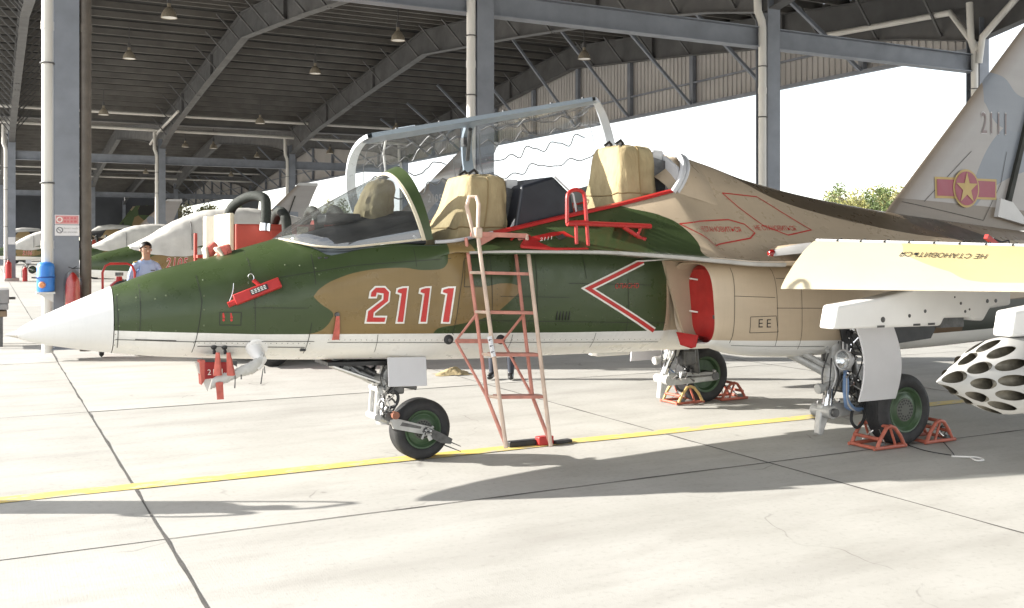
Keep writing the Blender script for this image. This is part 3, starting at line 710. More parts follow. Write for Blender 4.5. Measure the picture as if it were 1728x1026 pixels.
# ============================================================ WINGS, TAIL, PYLONS
t = NT('wing_paint'); X, Y, Z = t.co()[1]
WINGP = t.done(grime(t, t.mix(t.math('GREATER_THAN', t.noise(.8, 1), .5), SAND, (.16, .12, .075)), .06), .42)
t = NT('slat_paint'); X, Y, Z = t.co()[1]
AY = t.math('ABSOLUTE', Y)
sm_ = t.math('GREATER_THAN', Z, t.curve(AY, [(1.4, 1.75), (1.96, 1.73), (2.14, 1.62), (2.45, 1.50), (2.75, 1.425), (3.05, 1.43), (3.4, 1.52), (4.9, 1.7)]))
SLATP = t.done(grime(t, t.mix(sm_, (.44, .385, .275), (.40, .325, .175)), .04), .4)
def LE(d): return (2.72+d*.6, -1.5-d)         # slat hinge line: distance outboard of the slat root
for sg in (-1, 1):
    # wing: airfoil sections from the body side to the tip
    b = MB(); rows = []
    for y, xl, ch, z, th in ((.95, 2.75, 3.1, 1.655, .15), (1.5, 2.84, 2.9, 1.655, .15), (2.95, 3.68, 2.0, 1.60, .12), (4.86, 4.76, 1.05, 1.53, .06)):
        sec = []
        for k in range(24):
            a = 2*math.pi*k/24; u = .5-.5*math.cos(a); tt = th*(1.45*math.sqrt(u)*(1-u)+.10*u*(1-u)+.06)*(.62 if math.sin(a) < 0 else 1)
            sec.append((xl+ch*u, sg*y, z+(math.copysign(tt*.62, math.sin(a)) if 0 < k < 24 and k != 12 else 0)))
        rows.append(sec)
    b.grid(rows, True); b.add(rows[-1], [list(range(24))]); wing = b.build('wing', WINGP, jet, smooth=45)
    # drooped leading edge slat
    b = MB(); rows = []
    for k in range(25):
        d = lerp(0, 3.3, k/24); y = 1.5+d; xh = 2.72+d*.6; ch = lerp(.50, .30, d/3.3); zt = lerp(1.71, 1.60, d/3.3); dr = R(46)
        dx, dz = -math.cos(dr)*ch, -math.sin(dr)*ch; n_ = Vector((-math.sin(dr), 0, math.cos(dr)))
        H0 = Vector((xh, sg*y, zt)); sec = []
        for u, th in ((0, .0), (.0, .012), (.25, .034), (.55, .036), (.8, .026), (.95, .012), (1.0, 0), (.97, -.016), (.8, -.02), (.4, -.012), (.02, -.012)):
            sec.append(H0+Vector((dx*u, 0, dz*u))+n_*th)
        rows.append(sec)
    b.grid(rows, True); b.add(rows[0], [list(range(11))[::-1]]); b.add(rows[-1], [list(range(11))]); sl_ = b.build('leading_edge_slat', SLATP, jet, smooth=50)
    b = MB()
    b.tube([(2.735+.6*d, sg*(1.5+d), lerp(1.722, 1.612, d/3.3)) for d in (0, 1, 2, 3.3)], .016, 6); b.build('slat_hinge_strip', GREYP, sl_)
    for k in range(1, 22):
        d = k*.15; b = MB(); zt = lerp(1.71, 1.60, d/3.3); b.bar((2.71+d*.6, sg*(1.5+d), zt+.016), (2.77+d*.6, sg*(1.5+d), zt+.03), .008, .012); b.build('hinge_gap', SEAM, sl_, smooth=0)
    # root fairing with red lamp at the wing root
    b = MB(); rows = []
    for k in range(9):
        f = k/8; x = lerp(2.50, 2.98, f); h = .062*math.sin(math.pi*min(1, f*.72+.12))**.8+.012
        rows.append([(x, sg*(1.25+lerp(0, .26, f))+sg*.07*math.cos(R(a))*(.5+f*.9), 1.60+.06*f+h*math.sin(R(a))) for a in range(0, 181, 15)])
    b.grid(rows); b.add(rows[0], [list(range(13))]); rf = b.build('wing_root_fairing', mat('fairing_grey', (.30, .295, .29), .45), jet, smooth=50)
    b = MB(); b.lathe([(0, -.036), (.018, -.03), (.027, -.01), (.03, .01)], (2.50, sg*1.255, 1.622), (1, 0, 0), 14); b.build('position_lamp', mat('red_lamp_glass', (.20, .008, .008), .1, spec=.8), rf)
    # stabiliser
    b = MB(); b.prism([(6.7, sg*.75), (8.1, sg*2.6), (8.55, sg*2.6), (8.3, sg*.75)], 2, 1.5, 1.56); bevel(b.build('tailplane', WINGP, jet), .02)
    # pylons
    for pi_, (py, x0) in enumerate(((1.95, 2.39), (2.95, 2.98))):
        b = MB(); P = [(x0, 1.075), (x0+.04, 1.245), (x0+.42, 1.285), (x0+.80, 1.345), (x0+.85, 1.62), (x0+1.95, 1.62), (x0+1.95, 1.20), (x0+1.70, 1.18), (x0+1.62, 1.082), (x0+1.50, 1.09), (x0+1.46, 1.115), (x0+1.17, 1.12), (x0+1.13, 1.06)]
        n_ = len(P); rows = []
        for w, sh in ((-.075, .0), (-.085, .010), (-.085, .99), (.085, .99), (.085, .010), (.075, 0)):
            pass
        b.prism(P, 1, sg*(py-.075), sg*(py+.075)); pyl = bevel(b.build('pylon', WHITEP, jet, smooth=30), .022, 3)
        if sg < 0:
            for (dx, dz, r) in ((.50, 1.12, .022), (.78, 1.14, .014), (.95, 1.17, .014), (1.35, 1.22, .012), (1.40, 1.155, .012), (1.45, 1.17, .009), (1.66, 1.23, .016), (1.76, 1.23, .016), (1.28, 1.27, .008)):
                if dx < 1.9: q = MB(); q.lathe([(0, .002), (r*.55, .002), (r, .001), (r, -.002)], (x0+dx, sg*(py+.0765), dz+.01), (0, sg, 0), 12); q.build('pylon_fastener', METALD, pyl)
            q = MB(); q.box((x0+1.18, sg*(py-.03), 1.04), (x0+1.44, sg*(py+.03), 1.118)); q.build('sway_brace', METALD, pyl, smooth=0)
            for dx in (.44, .82, .98): q = MB(); q.box((x0+dx, sg*(py+.0762), 1.072), (x0+dx+.075, sg*(py+.0785), 1.088)); q.build('pylon_vent', METALD, pyl, smooth=0)
# fin
t = NT('fin_paint'); X, Y, Z = t.co()[1]
d_ = t.math('SUBTRACT', X, Z)                         # distance behind the swept leading edge
le = t.rng(d_, 3.05, 3.45, 1, 0)
col = t.mix(le, (.36, .34, .33), (.23, .175, .12))
col = t.mix(band(t, X, Z, [(6.3, 2.2), (6.8, 2.9), (7.6, 3.3)], [(6.3, 2.0), (6.8, 2.35), (7.6, 2.6)], 6.35, 7.6), col, (.21, .235, .275))
col = t.mix(band(t, X, Z, [(6.6, 3.6), (6.9, 3.55), (7.2, 3.35), (7.8, 3.3)], [(6.6, 3.25), (6.9, 2.98), (7.2, 2.95), (7.8, 3.0)], 6.6, 7.8), col, (.22, .24, .275))
col = t.mix(band(t, X, Z, [(4.8, 2.20), (5.6, 2.16), (7.6, 2.06)], None), col, (.20, .165, .13))
FINP = t.done(grime(t, col, .06), .38)
b = MB(); rows = []
for z, xl, ch, th in ((1.85, 4.95, 2.75, .16), (2.03, 5.136, 2.55, .14), (4.10, 7.25, 1.28, .08), (4.56, 7.72, 1.02, .07)):
    sec = []
    for k in range(28):
        a = 2*math.pi*k/28; u = .5-.5*math.cos(a); tt = th*(1.45*math.sqrt(u)*(1-u)+.04)*.6
        sec.append((xl+ch*u, math.copysign(tt, -math.sin(a)) if k not in (0, 14) else 0, z))
    rows.append(sec)
b.grid(rows, True); fin = b.build('fin', FINP, jet, smooth=40)
BVF = BVHTree.FromPolygons([Vector(v) for v in b.v], b.f)
b = MB(); b.prism([(7.72, 4.56), (7.84, 4.68), (8.75, 4.70), (8.76, 4.56)], 1, -.035, .035); b.build('fin_cap', GREYP, fin)
b = MB(); b.prism([(6.93, 2.17), (7.62, 4.05), (7.66, 4.05), (7.0, 2.17)], 1, -.075, .075); b.build('rudder_gap', SEAM, fin, smooth=0)
b = MB(); b.prism([(6.75, 2.0), (7.3, 1.9), (7.0, 2.16), (6.8, 2.2)], 1, -.09, .09); b.build('fin_root_bracket', GREYP, fin)

# ============================================================ MARKINGS laid on the skin
def project(b2, bv, offs, ydir=1, y0=-4.0):
    out = []
    for x, z in b2:
        h = bv.ray_cast(Vector((x, y0, z)), Vector((0, ydir, 0)))
        out.append(Vector((x, h[0].y, z))+h[1].normalized()*0+Vector((0, -offs*ydir, 0)) if h[0] else None)
    return out
def offset_poly(P, d):
    n = len(P); A = sum(P[i][0]*P[(i+1) % n][1]-P[(i+1) % n][0]*P[i][1] for i in range(n)); sgn = 1 if A > 0 else -1; out = []
    for i in range(n):
        p0, p1, p2 = Vector(P[i-1]), Vector(P[i]), Vector(P[(i+1) % n])
        e1 = (p1-p0).normalized(); e2 = (p2-p1).normalized(); n1 = Vector((e1.y, -e1.x))*sgn; n2 = Vector((e2.y, -e2.x))*sgn
        m = (n1+n2); m = m/(max(.35, m.dot(n1)*1.0)) if m.length > 1e-5 else n1
        out.append(tuple(p1+m*d*1.0))
    return out
def decal(name, polys, bv, m, offs=.003, parent=None, cell=.05, label=None):
    """flat polygons in (x, z) cut into cells and laid on the skin from the port side"""
    bm = bmesh.new()
    for P in polys:
        vs = [bm.verts.new((p[0], 0, p[1])) for p in P]
        try: bm.faces.new(vs)
        except ValueError: pass
    bm.normal_update(); bmesh.ops.triangulate(bm, faces=bm.faces[:])
    if cell:
        xs = [v.co.x for v in bm.verts]; zs = [v.co.z for v in bm.verts]
        for lo, hi, nrm in ((min(xs), max(xs), (1, 0, 0)), (min(zs), max(zs), (0, 0, 1))):
            for k in range(1, int((hi-lo)/cell)+1):
                c0 = Vector(nrm)*(lo+k*cell); bmesh.ops.bisect_plane(bm, geom=bm.verts[:]+bm.edges[:]+bm.faces[:], plane_co=c0, plane_no=nrm)
    bad = []
    for v in bm.verts:
        h = bv.ray_cast(Vector((v.co.x, -4.5, v.co.z)), Vector((0, 1, 0)))
        if h[0] is None: bad.append(v)
        else: v.co = h[0]+Vector((0, -1, 0))*offs*(1 if abs(h[1].y) > .5 else .6)+h[1]*(offs*.7 if h[1].y < 0 else -offs*.7)
    bmesh.ops.delete(bm, geom=bad, context='VERTS')
    for f in bm.faces:
        f.normal_update()
        if f.normal.y > 0: f.normal_flip()
    me = bpy.data.meshes.new(name); bm.to_mesh(me); bm.free(); me.materials.append(m); me.shade_smooth()
    o = bpy.data.objects.new(name, me); COL.objects.link(o); o.parent = parent
    if label: o['label'] = label
    return o
D2 = [(165, 348), (173, 305), (215, 262), (300, 262), (342, 305), (333, 390), (195, 500), (188, 550), (308, 550), (300, 592), (130, 592), (142, 490), (288, 378), (292, 317), (224, 308), (214, 348)]
def D1(o): return [(o[0]+px, py) for px, py in ((0, 305), (8, 275), (100, 262), (50, 592), (0, 592), (40, 305))]
digs = [('2', D2)]+[('1', D1((x, 0))) for x in (425, 648, 865)]
D1B = [(425, 306), (430, 280), (475, 266), (518, 264), (478, 592), (425, 592), (465, 318), (425, 306)][:-1]
digs = [('2', D2)]+[('1', [(x+dx, y) for x, y in D1B]) for dx in (0, 222, 437)]
for ch, P in digs:
    Q = [xz(600+p[0]/5.7, 440+p[1]/5.7, -.56) for p in P]
    wd = decal('digit_%s_outline' % {'2': 'two', '1': 'one'}[ch], [offset_poly(Q, .013)], BV, WHITEL, .003, fus, .06)
    decal('digit_%s' % {'2': 'two', '1': 'one'}[ch], [Q], BV, REDL, .0055, fus, .06)
# arrow of the intake
def thick(P, w):
    """polyline (x,z) -> polygon strip"""
    L_, R_ = [], []
    for i, p in enumerate(P):
        p = Vector(p); a = Vector(P[max(i-1, 0)]); c_ = Vector(P[min(i+1, len(P)-1)]); n0 = (p-a).normalized() if i else None; n1 = (c_-p).normalized() if i < len(P)-1 else None
        if n0 is None: n0 = n1
        if n1 is None: n1 = n0
        m = Vector((-(n0.y+n1.y), n0.x+n1.x)); m.normalize(); k = w/2/max(.4, m.dot(Vector((-n0.y, n0.x)))); L_.append(tuple(p+m*k)); R_.append(tuple(p-m*k))
    return [[L_[i], L_[i+1], R_[i+1], R_[i]] for i in range(len(P)-1)]
ar = [xz(*p, y=-.57) for p in ((1088, 441), (993, 487), (1109, 559))]
decal('arrow_outline', thick(ar, .058), BV, WHITEL, .003, fus, .05); decal('arrow', thick(ar, .030), BV, REDL, .0055, fus, .05)
# outlines of access panels
def line(name, px_pts, y, m, bv=BV, w=.006, par=None, off=.0025):
    P = [xz(*p, y=y) for p in px_pts]; Q = [P[0]]
    for a, c_ in zip(P[:-1], P[1:]):
        n = max(1, int(math.hypot(c_[0]-a[0], c_[1]-a[1])/.05)); Q += [(lerp(a[0], c_[0], k/n), lerp(a[1], c_[1], k/n)) for k in range(1, n+1)]
    return decal(name, thick(Q, w), bv, m, off, par or fus, None)
for P, y in ((((1146, 378), (1190, 373), (1250, 370), (1275, 378), (1285, 393), (1270, 402), (1192, 415), (1146, 378)), -.75), (((1244, 324), (1312, 330), (1376, 388), (1325, 397), (1290, 381), (1262, 350), (1244, 324)), -.6)):
    line('red_panel_outline', P, y, REDL, w=.010)
for P, y in ((((200, 500), (202, 590)), -.3), (((340, 466), (345, 510), (334, 600)), -.45), (((201, 577), (335, 579)), -.4), (((335, 579), (533, 577)), -.45), (((341, 588), (520, 588)), -.45), (((786, 440), (776, 500), (769, 565)), -.56), (((528, 545), (524, 612)), -.5), (((533, 430), (534, 480)), -.5), (((800, 541), (1125, 545)), -.56), (((960, 478), (1100, 481)), -.56), (((830, 432), (832, 560)), -.56),
             (((788, 436), (826, 433), (818, 484), (784, 484), (788, 436)), -.56), (((375, 528), (410, 528), (410, 550), (375, 550), (375, 528)), -.47), (((1060, 470), (1061, 560)), -.56), (((232, 575), (300, 576)), -.35), (((905, 430), (908, 545)), -.56)):
    line('panel_seam', P, y, SEAM, w=.0045)
for P, y in ((((1308, 448), (1312, 585)), -1.13), (((1312, 520), (1395, 520)), -1.15), (((1268, 535), (1308, 533), (1312, 560), (1268, 562), (1268, 535)), -1.13), (((1240, 452), (1240, 580)), -1.1)):
    line('panel_seam', P, y, SEAM, BVN, .004, nac)
for P in (((1700, 256), (1690, 310), (1660, 372)), ((1640, 255), (1560, 340)), ((1525, 340), (1660, 372))):
    line('panel_seam', P, -.05, SEAM, BVF, .006, fin)
# rivets and screws: small studs beside the seams
def studs(px_pts, y, r=.007, par=None, bv=BV, m=None):
    b = MB()
    for p in px_pts:
        q = xz(*p, y=y); h = bv.ray_cast(Vector((q[0], -4, q[1])), Vector((0, 1, 0)))
        if h[0]: b.lathe([(0, .003), (r*.7, .0025), (r, 0)], h[0], h[1] if h[1].y < 0 else -h[1], 8)
    o = b.build('fasteners', m or mat('worn_fastener', (.13, .16, .09), .4, .3), par or fus); o['kind'] = 'stuff'
studs([(206, 500), (206, 525), (206, 553), (236, 504), (267, 506), (348, 473), (347, 500), (346, 523), (346, 550), (483, 447), (506, 448), (530, 452), (534, 463), (285, 500), (300, 560), (258, 560)]+[(430+k*16, 414-k*4) for k in range(3)], -.4)
studs([(850+k*28, 535+((k*7) % 5)-2) for k in range(10)]+[(860+k*31, 480+((k*5) % 4)) for k in range(8)], -.56, .004)
studs([(1240+k*12, 436+k*.9) for k in range(6)], -1.1, .006)
for P, y in ((((240, 481), (238, 560)), -.33), (((430, 425), (434, 560)), -.47), (((470, 470), (600, 448), (760, 436)), -.5), (((430, 520), (520, 520)), -.48), (((640, 565), (645, 610)), -.5), (((870, 565), (872, 605)), -.55), (((1010, 562), (1012, 600)), -.55), (((560, 580), (1120, 578)), -.52), (((985, 431), (990, 470)), -.56), (((845, 500), (960, 502)), -.56), (((700, 420), (702, 450)), -.5)):
    line('panel_seam', P, y, SEAM, w=.0038)
rv_ = []
for P in (((240, 481), (238, 560)), ((430, 430), (434, 560)), ((336, 583), (530, 582)), ((833, 432), (835, 560)), ((1063, 470), (1064, 555)), ((560, 575), (1120, 573)), ((470, 474), (600, 452)), ((790, 545), (1120, 549)), ((203, 510), (203, 590)), ((911, 430), (914, 545)), ((772, 520), (766, 565))):
    n_ = int(math.hypot(P[1][0]-P[0][0], P[1][1]-P[0][1])/9); rv_ += [(lerp(P[0][0], P[1][0], k/n_), lerp(P[0][1], P[1][1], k/n_)) for k in range(n_+1)]
studs(rv_, -.5, .0032, None, BV, mat('small_rivet', (.075, .085, .055), .5))
for P in (((1245, 500), (1308, 502)), ((1350, 445), (1352, 590)), ((1250, 585), (1395, 585)), ((1312, 470), (1390, 470))): line('panel_seam', P, -1.14, SEAM, BVN, .0035, nac)
# text
def text_polys(s, size, spacing=1.0):
    cu = bpy.data.curves.new('txt', 'FONT'); cu.body = s; cu.size = size; cu.space_character = spacing; cu.align_x = 'CENTER'; cu.align_y = 'CENTER'; cu.resolution_u = 2
    o = bpy.data.objects.new('txt', cu); COL.objects.link(o); dg = bpy.context.evaluated_depsgraph_get(); me = bpy.data.meshes.new_from_object(o.evaluated_get(dg))
    vs = [tuple(v.co) for v in me.vertices]; fs = [tuple(p.vertices) for p in me.polygons]
    bpy.data.objects.remove(o); bpy.data.curves.remove(cu); bpy.data.meshes.remove(me); return vs, fs
def text_at(name, s, size, org, ux, uz, m, par, spacing=1.0, bold=0):
    """flat lettering: org centre, ux reading direction, uz up direction"""
    vs, fs = text_polys(s, size, spacing); ux, uz, org = Vector(ux), Vector(uz), Vector(org)
    b = MB(); b.add([org+ux*v[0]+uz*v[1] for v in vs], fs); o = b.build(name, m, par, smooth=0, fix=False); return o
def text_skin(name, s, size, px, py, y, bv, m, par, slant=0, spacing=1.0, off=.004, sx=1, rotdeg=0):
    vs, fs = text_polys(s, size, spacing); c0 = xz(px, py, y); cr, sr = math.cos(R(rotdeg)), math.sin(R(rotdeg)); b = MB(); pts = []
    for v in vs:
        x0, z0 = (v[0]+slant*v[1])*sx, v[1]; x, z = c0[0]+x0*cr-z0*sr, c0[1]+x0*sr+z0*cr
        h = bv.ray_cast(Vector((x, -4, z)), Vector((0, 1, 0))); pts.append(h[0]+Vector((0, -off, 0)) if h[0] else Vector((x, y, z)))
    b.add(pts, fs); return b.build(name, m, par, smooth=0, fix=False)
text_skin('stencil_lettering', 'ОПАСНО', .055, 1058, 483, -.56, BV, REDL, fus, .15, .95)
text_skin('stencil_lettering', 'НЕ СТАНОВИТЬСЯ', .06, 1228, 387, -.8, BV, REDL, fus, .1, .95)
text_skin('stencil_lettering', 'НЕ СТАНОВИТЬСЯ', .06, 1330, 385, -.75, BV, REDL, fus, .1, .95)
for p, s in (((1285, 547), 'Е'), ((1298, 547), 'Е')):
    text_skin('stencil_lettering', s, .09, *p, -1.14, BVN, BLACK, nac)
text_skin('serial_number', '2111', .36, 1680, 210, -.05, BVF, mat('pale_marking', (.55, .54, .55), .5), fin, .05, 1.05, .004, .62, 1)
text_skin('serial_number_inner', '2111', .33, 1680, 210.3, -.05, BVF, mat('faded_maroon', (.24, .19, .19), .5), fin, .05, 1.145, .007, .62, 1)
# insignia on the fin: bar, disc and star
YB, RB = mat('insignia_yellow', (.50, .36, .13), .5, var=.05), mat('insignia_red', (.34, .085, .12), .5, var=.05)
c0 = Vector(xz(1629, 318, -.05)); 
def rect(cx, cz, w, h, sh=0): return [(cx-w/2, cz-h/2+sh*w/2), (cx+w/2, cz-h/2-sh*w/2), (cx+w/2, cz+h/2-sh*w/2), (cx-w/2, cz+h/2+sh*w/2)]
hw_ = un(1679, 327, y=-.04).x-un(1575, 312, y=-.04).x
decal('insignia_bar_border', [rect(c0.x+.02, c0.y, hw_, .225)], BVF, YB, .004, fin, .15); decal('insignia_bar', [rect(c0.x+.02, c0.y, hw_-.05, .175)], BVF, RB, .007, fin, .15)
circ = lambda r: [(c0.x+r*1.0*math.cos(a*math.pi/18), c0.y+r*math.sin(a*math.pi/18)) for a in range(36)]
decal('insignia_disc_border', [circ(.205)], BVF, YB, .010, fin, .2); decal('insignia_disc', [circ(.182)], BVF, RB, .013, fin, .2)
star = [(c0.x+(.175 if k % 2 == 0 else .067)*math.sin(k*math.pi/5), c0.y+(.175 if k % 2 == 0 else .067)*math.cos(k*math.pi/5)) for k in range(10)]
decal('insignia_star', [star], BVF, YB, .016, fin, .2)
# slat warning, upside down for the camera
dr = R(46); sx_ = Vector((.6, -1, -.0333)).normalized(); d0 = un(1597, 434, y=-2.45)
slat_n = Vector((-math.sin(dr), 0, math.cos(dr))); sdn = Vector((-math.cos(dr), 0, -math.sin(dr)))
base_p = Vector((2.72+.6*.97, -1.5-.97, 1.678)); 
text_at('warning_lettering', 'НЕ СТАНОВИТЬСЯ', .064, base_p+sdn*.13-sx_*.12+slat_n*.040, -sx_, sdn.normalized(), BLACK, jet, 1.0)
# details of the nose side
def skin(px, py, y, bv=BV):
    q = xz(px, py, y); h = bv.ray_cast(Vector((q[0], -4, q[1])), Vector((0, 1, 0))); return h[0], (h[1] if h[1].y < 0 else -h[1])
for k in range(5):
    p, n = skin(942+k*5.2, 533, -.56); b = MB(); b.bar(p+Vector((-.004, -.004, .035)), p+Vector((-.012, -.004, -.035)), .008, .01, (0, 1, 0)); b.build('vent_louvre', SEAM, fus, smooth=0)
for px in (546, 556): p, n = skin(px, 435.5, -.5); b = MB(); b.box(p-Vector((.013, .003, .007)), p+Vector((.013, .01, .007))); b.build('static_port', BLACK, fus, smooth=0)
for px in (383, 396): p, n = skin(px, 542, -.5); b = MB(); b.lathe([(0, .004), (.008, .004), (.009, 0)], p, n, 8); b.box(p+Vector((-.008, -.004, .012)), p+Vector((.008, .0, .05))); b.build('indicator_vane', REDL, fus)
p, n = skin(518, 592, -.45); b = MB(); b.box(p-Vector((.02, .01, .012)), p+Vector((.02, .01, .012))); b.build('drain_port', BLACK, fus, smooth=0)
b = MB(); b.tube([skin(432, 590, -.42)[0]+Vector((0, .03, .02)), skin(436, 590, -.42)[0]+Vector((0, -.06, -.03)), un(440, 607, y=-.46), un(432, 622, y=-.47)], [.055, .05, .042, .03], 12); b.lathe([(.085, .0), (.07, .012), (0, .014)], skin(440, 588, -.42)[0], (0, -1, -.7), 16); b.build('air_data_probe', WHITEP, jet)
for px in (367, 385):
    b = MB(); p = skin(px, 588, -.42)[0]; b.lathe([(.022, 0), (.016, .015), (.008, .02), (.012, .035), (.012, .05)], p, (0, -.5, -.8), 10); b.build('sensor_stub', BLACK, jet)
# ============================================================ LANDING GEAR
def wheel(cx, cy, cz, r, w, side, par, spokes=8):
    """tyre, rim, hub; side = -1 outer face to port"""
    wh = bpy.data.objects.new('wheel', None); COL.objects.link(wh); wh.parent = par
    b = MB(); ri = r*.63; pr = [(ri, -w*.42), (ri*1.04, -w*.47), (r*.80, -w*.52), (r*.92, -w*.48), (r*.975, -w*.36)]
    tread = []
    for k in range(9):
        u = -.30+.6*k/8; tread += [(r-.001, w*(u-.03)), (r-.001, w*(u+.022)), (r-.007, w*(u+.026)), (r-.007, w*(u+.042))]
    pr = pr+tread+[(a, -h) for a, h in reversed(pr)]
    b.lathe(pr, (cx, cy, cz), (0, 1, 0), 56); b.build('tyre', RUBBER, wh, smooth=50)
    b = MB(); s = side
    b.lathe([(ri*1.02, s*w*.44), (ri*.99, s*w*.47), (ri*.93, s*w*.46), (ri*.88, s*w*.36), (ri*.80, s*w*.30), (ri*.72, s*w*.31), (ri*.66, s*w*.37), (ri*.5, s*w*.385), (0, s*w*.39)], (cx, cy, cz), (0, 1, 0), 40)
    b.lathe([(ri*1.02, -s*w*.44), (ri*.9, -s*w*.40), (ri*.8, -s*w*.2), (0, -s*w*.2)], (cx, cy, cz), (0, 1, 0), 32)
    rim = b.build('rim', RIMG, wh, smooth=45)
    b = MB(); b.lathe([(ri*.52, s*w*.388), (ri*.50, s*w*.41), (ri*.2, s*w*.42), (0, s*w*.42)], (cx, cy, cz), (0, 1, 0), 28); b.build('hub_cap', mat('grey_green_hub', (.10, .105, .09), .45), rim)
    b = MB()
    for ring_r, n in ((.42, 18), (.3, 12)):
        for k in range(n):
            a = 2*math.pi*k/n; b.lathe([(0, s*w*.4235), (ri*.045, s*w*.4235), (ri*.045, s*w*.41)], (cx+ring_r*ri*math.cos(a), cy, cz+ring_r*ri*math.sin(a)), (0, 1, 0), 8)
    o = b.build('hub_holes', BLACK, rim); o['kind'] = 'stuff'
    return wh
def hose(pts, r, m, par, name='hydraulic_hose', n=6):
    P = [Vector(p) for p in pts]; out = []
    for i in range(len(P)-1):
        p0, p1, p2, p3 = P[max(i-1, 0)], P[i], P[i+1], P[min(i+2, len(P)-1)]
        for k in range(6):
            t_ = k/6; out.append(.5*((2*p1)+(p2-p0)*t_+(2*p0-5*p1+4*p2-p3)*t_*t_+(3*p1-p0-3*p2+p3)*t_**3))
    out.append(P[-1]); b = MB(); b.tube(out, r, n); return b.build(name, m, par)
BLUEH = mat('blue_hose', (.16, .25, .42), .5); GEARM = METAL
def part(name): 
    o = bpy.data.objects.new(name, None); COL.objects.link(o); o.parent = jet; return o
# nose gear
ng = part('nose_gear')
wheel(0.0, 0, .238, .238, .17, -1, ng)
def cyl(par, name, p, q, r, m=GEARM, n=14, r2=None):
    b = MB(); b.tube([p, q], [r, r2 or r], n); return b.build(name, m, par)
cyl(ng, 'leg_cylinder', (-.24, 0, .85), (-.315, 0, .56), .052); cyl(ng, 'leg_collar', (-.29, 0, .66), (-.305, 0, .60), .072)
cyl(ng, 'leg_piston', (-.315, 0, .57), (-.325, 0, .36), .034, CHROME); cyl(ng, 'leg_foot', (-.30, 0, .42), (-.30, 0, .30), .06)
for sy in (-.07, .07): cyl(ng, 'torque_link', (-.37, sy, .57), (-.385, sy, .37), .02); cyl(ng, 'torque_link', (-.385, sy, .37), (-.29, sy*.8, .33), .022)
for z, x in ((.575, -.36), (.365, -.385), (.345, -.295)): cyl(ng, 'pivot_pin', (x, -.105, z), (x, .105, z), .028)
cyl(ng, 'shimmy_damper', (-.30, -.13, .37), (-.30, .12, .37), .036, METALD)
b = MB()
b.prism([(-.30, .345), (-.255, .355), (.05, .262), (.075, .225), (.03, .20), (-.27, .275)], 1, -.142, -.112); b.build('trailing_arm', GEARM, ng)
b = MB(); b.prism([(-.30, .345), (-.255, .355), (.05, .262), (.075, .225), (.03, .20), (-.27, .275)], 1, .112, .142); b.build('trailing_arm', GEARM, ng)
b = MB(); b.prism([(-.20, .322), (-.04, .275), (-.05, .258), (-.22, .296)], 1, -.1435, -.1405); b.build('arm_recess', METALD, ng, smooth=0)
cyl(ng, 'axle', (0, -.15, .238), (0, .15, .238), .03, METALD)
b = MB(); b.prism([(.03, .255), (.10, .225), (.215, .16), (.20, .12), (.12, .135), (.0, .20)], 1, -.16, -.13); b.build('stone_guard', METALD, ng)
for dz in (0, .045): cyl(ng, 'guard_rod', (.15, -.15, .16-dz), (.285, -.16, .095-dz*.9), .006, METALD, 6, .003)
cyl(ng, 'retraction_jack', (-.72, 0, .80), (-.34, -.03, .64), .045); cyl(ng, 'jack_rod', (-.62, -.06, .81), (-.40, -.08, .70), .026, METALD)
cyl(ng, 'drag_strut', (-.66, .05, .78), (-.33, .06, .60), .026); cyl(ng, 'tow_lug', (-.20, -.04, .60), (-.05, -.05, .565), .018, METALD); cyl(ng, 'tow_lug', (-.22, .04, .61), (-.06, .05, .58), .018, METALD)
for k in range(5): hose([(-.24-.02*k, -.09, .80), (-.27, -.10-.01*k, .70), (-.24+.015*k, -.09, .62), (-.30, -.08, .54)], .008, METALD if k % 2 else CORD, ng)
hose([(-.26, -.07, .58), (-.22, -.10, .52), (-.24, -.10, .45), (-.29, -.08, .43)], .013, CORD, ng)
b = MB(); b.box((-.27, -.09, .53), (-.16, .06, .63)); bevel(b.build('steering_box', METALD, ng), .015)
b = MB(); b.tube([(-.27, -.15, .385), (-.27, -.19, .385)], .03, 12); b.build('valve_cap', mat('rusty_brown', (.25, .10, .06), .5), ng)
b = MB(); rows = []
P = [un(654, 603, y=-.30), un(719, 602, y=-.30), un(721, 651, y=-.30), un(656, 653, y=-.30)]
for y_ in (-.30, -.288): rows.append(y_)
b.prism([(p.x, p.z) for p in P], 1, -.302, -.286); ndr = bevel(b.build('nose_gear_door', mat('pale_grey_door', (.58, .58, .60), .45, var=.03), jet, smooth=0), .004)
b = MB(); p0, p1 = un(552, 615, y=-.02), un(628, 641, y=-.02); b.bar(p0+Vector((0, 0, .0)), p1, .34, .012); b.build('front_gear_door', WHITEP, jet, smooth=0)
cyl(ng, 'door_link', un(583, 604, y=-.05), un(575, 622, y=-.05), .014, METALD); cyl(ng, 'door_link', un(600, 604, y=-.05), un(590, 626, y=-.05), .01, METALD)
b = MB(); b.prism([(-.80, .815), (-.12, .80), (-.12, .76), (-.80, .79)], 1, -.17, .17); b.build('gear_bay', BLACK, jet, smooth=0)
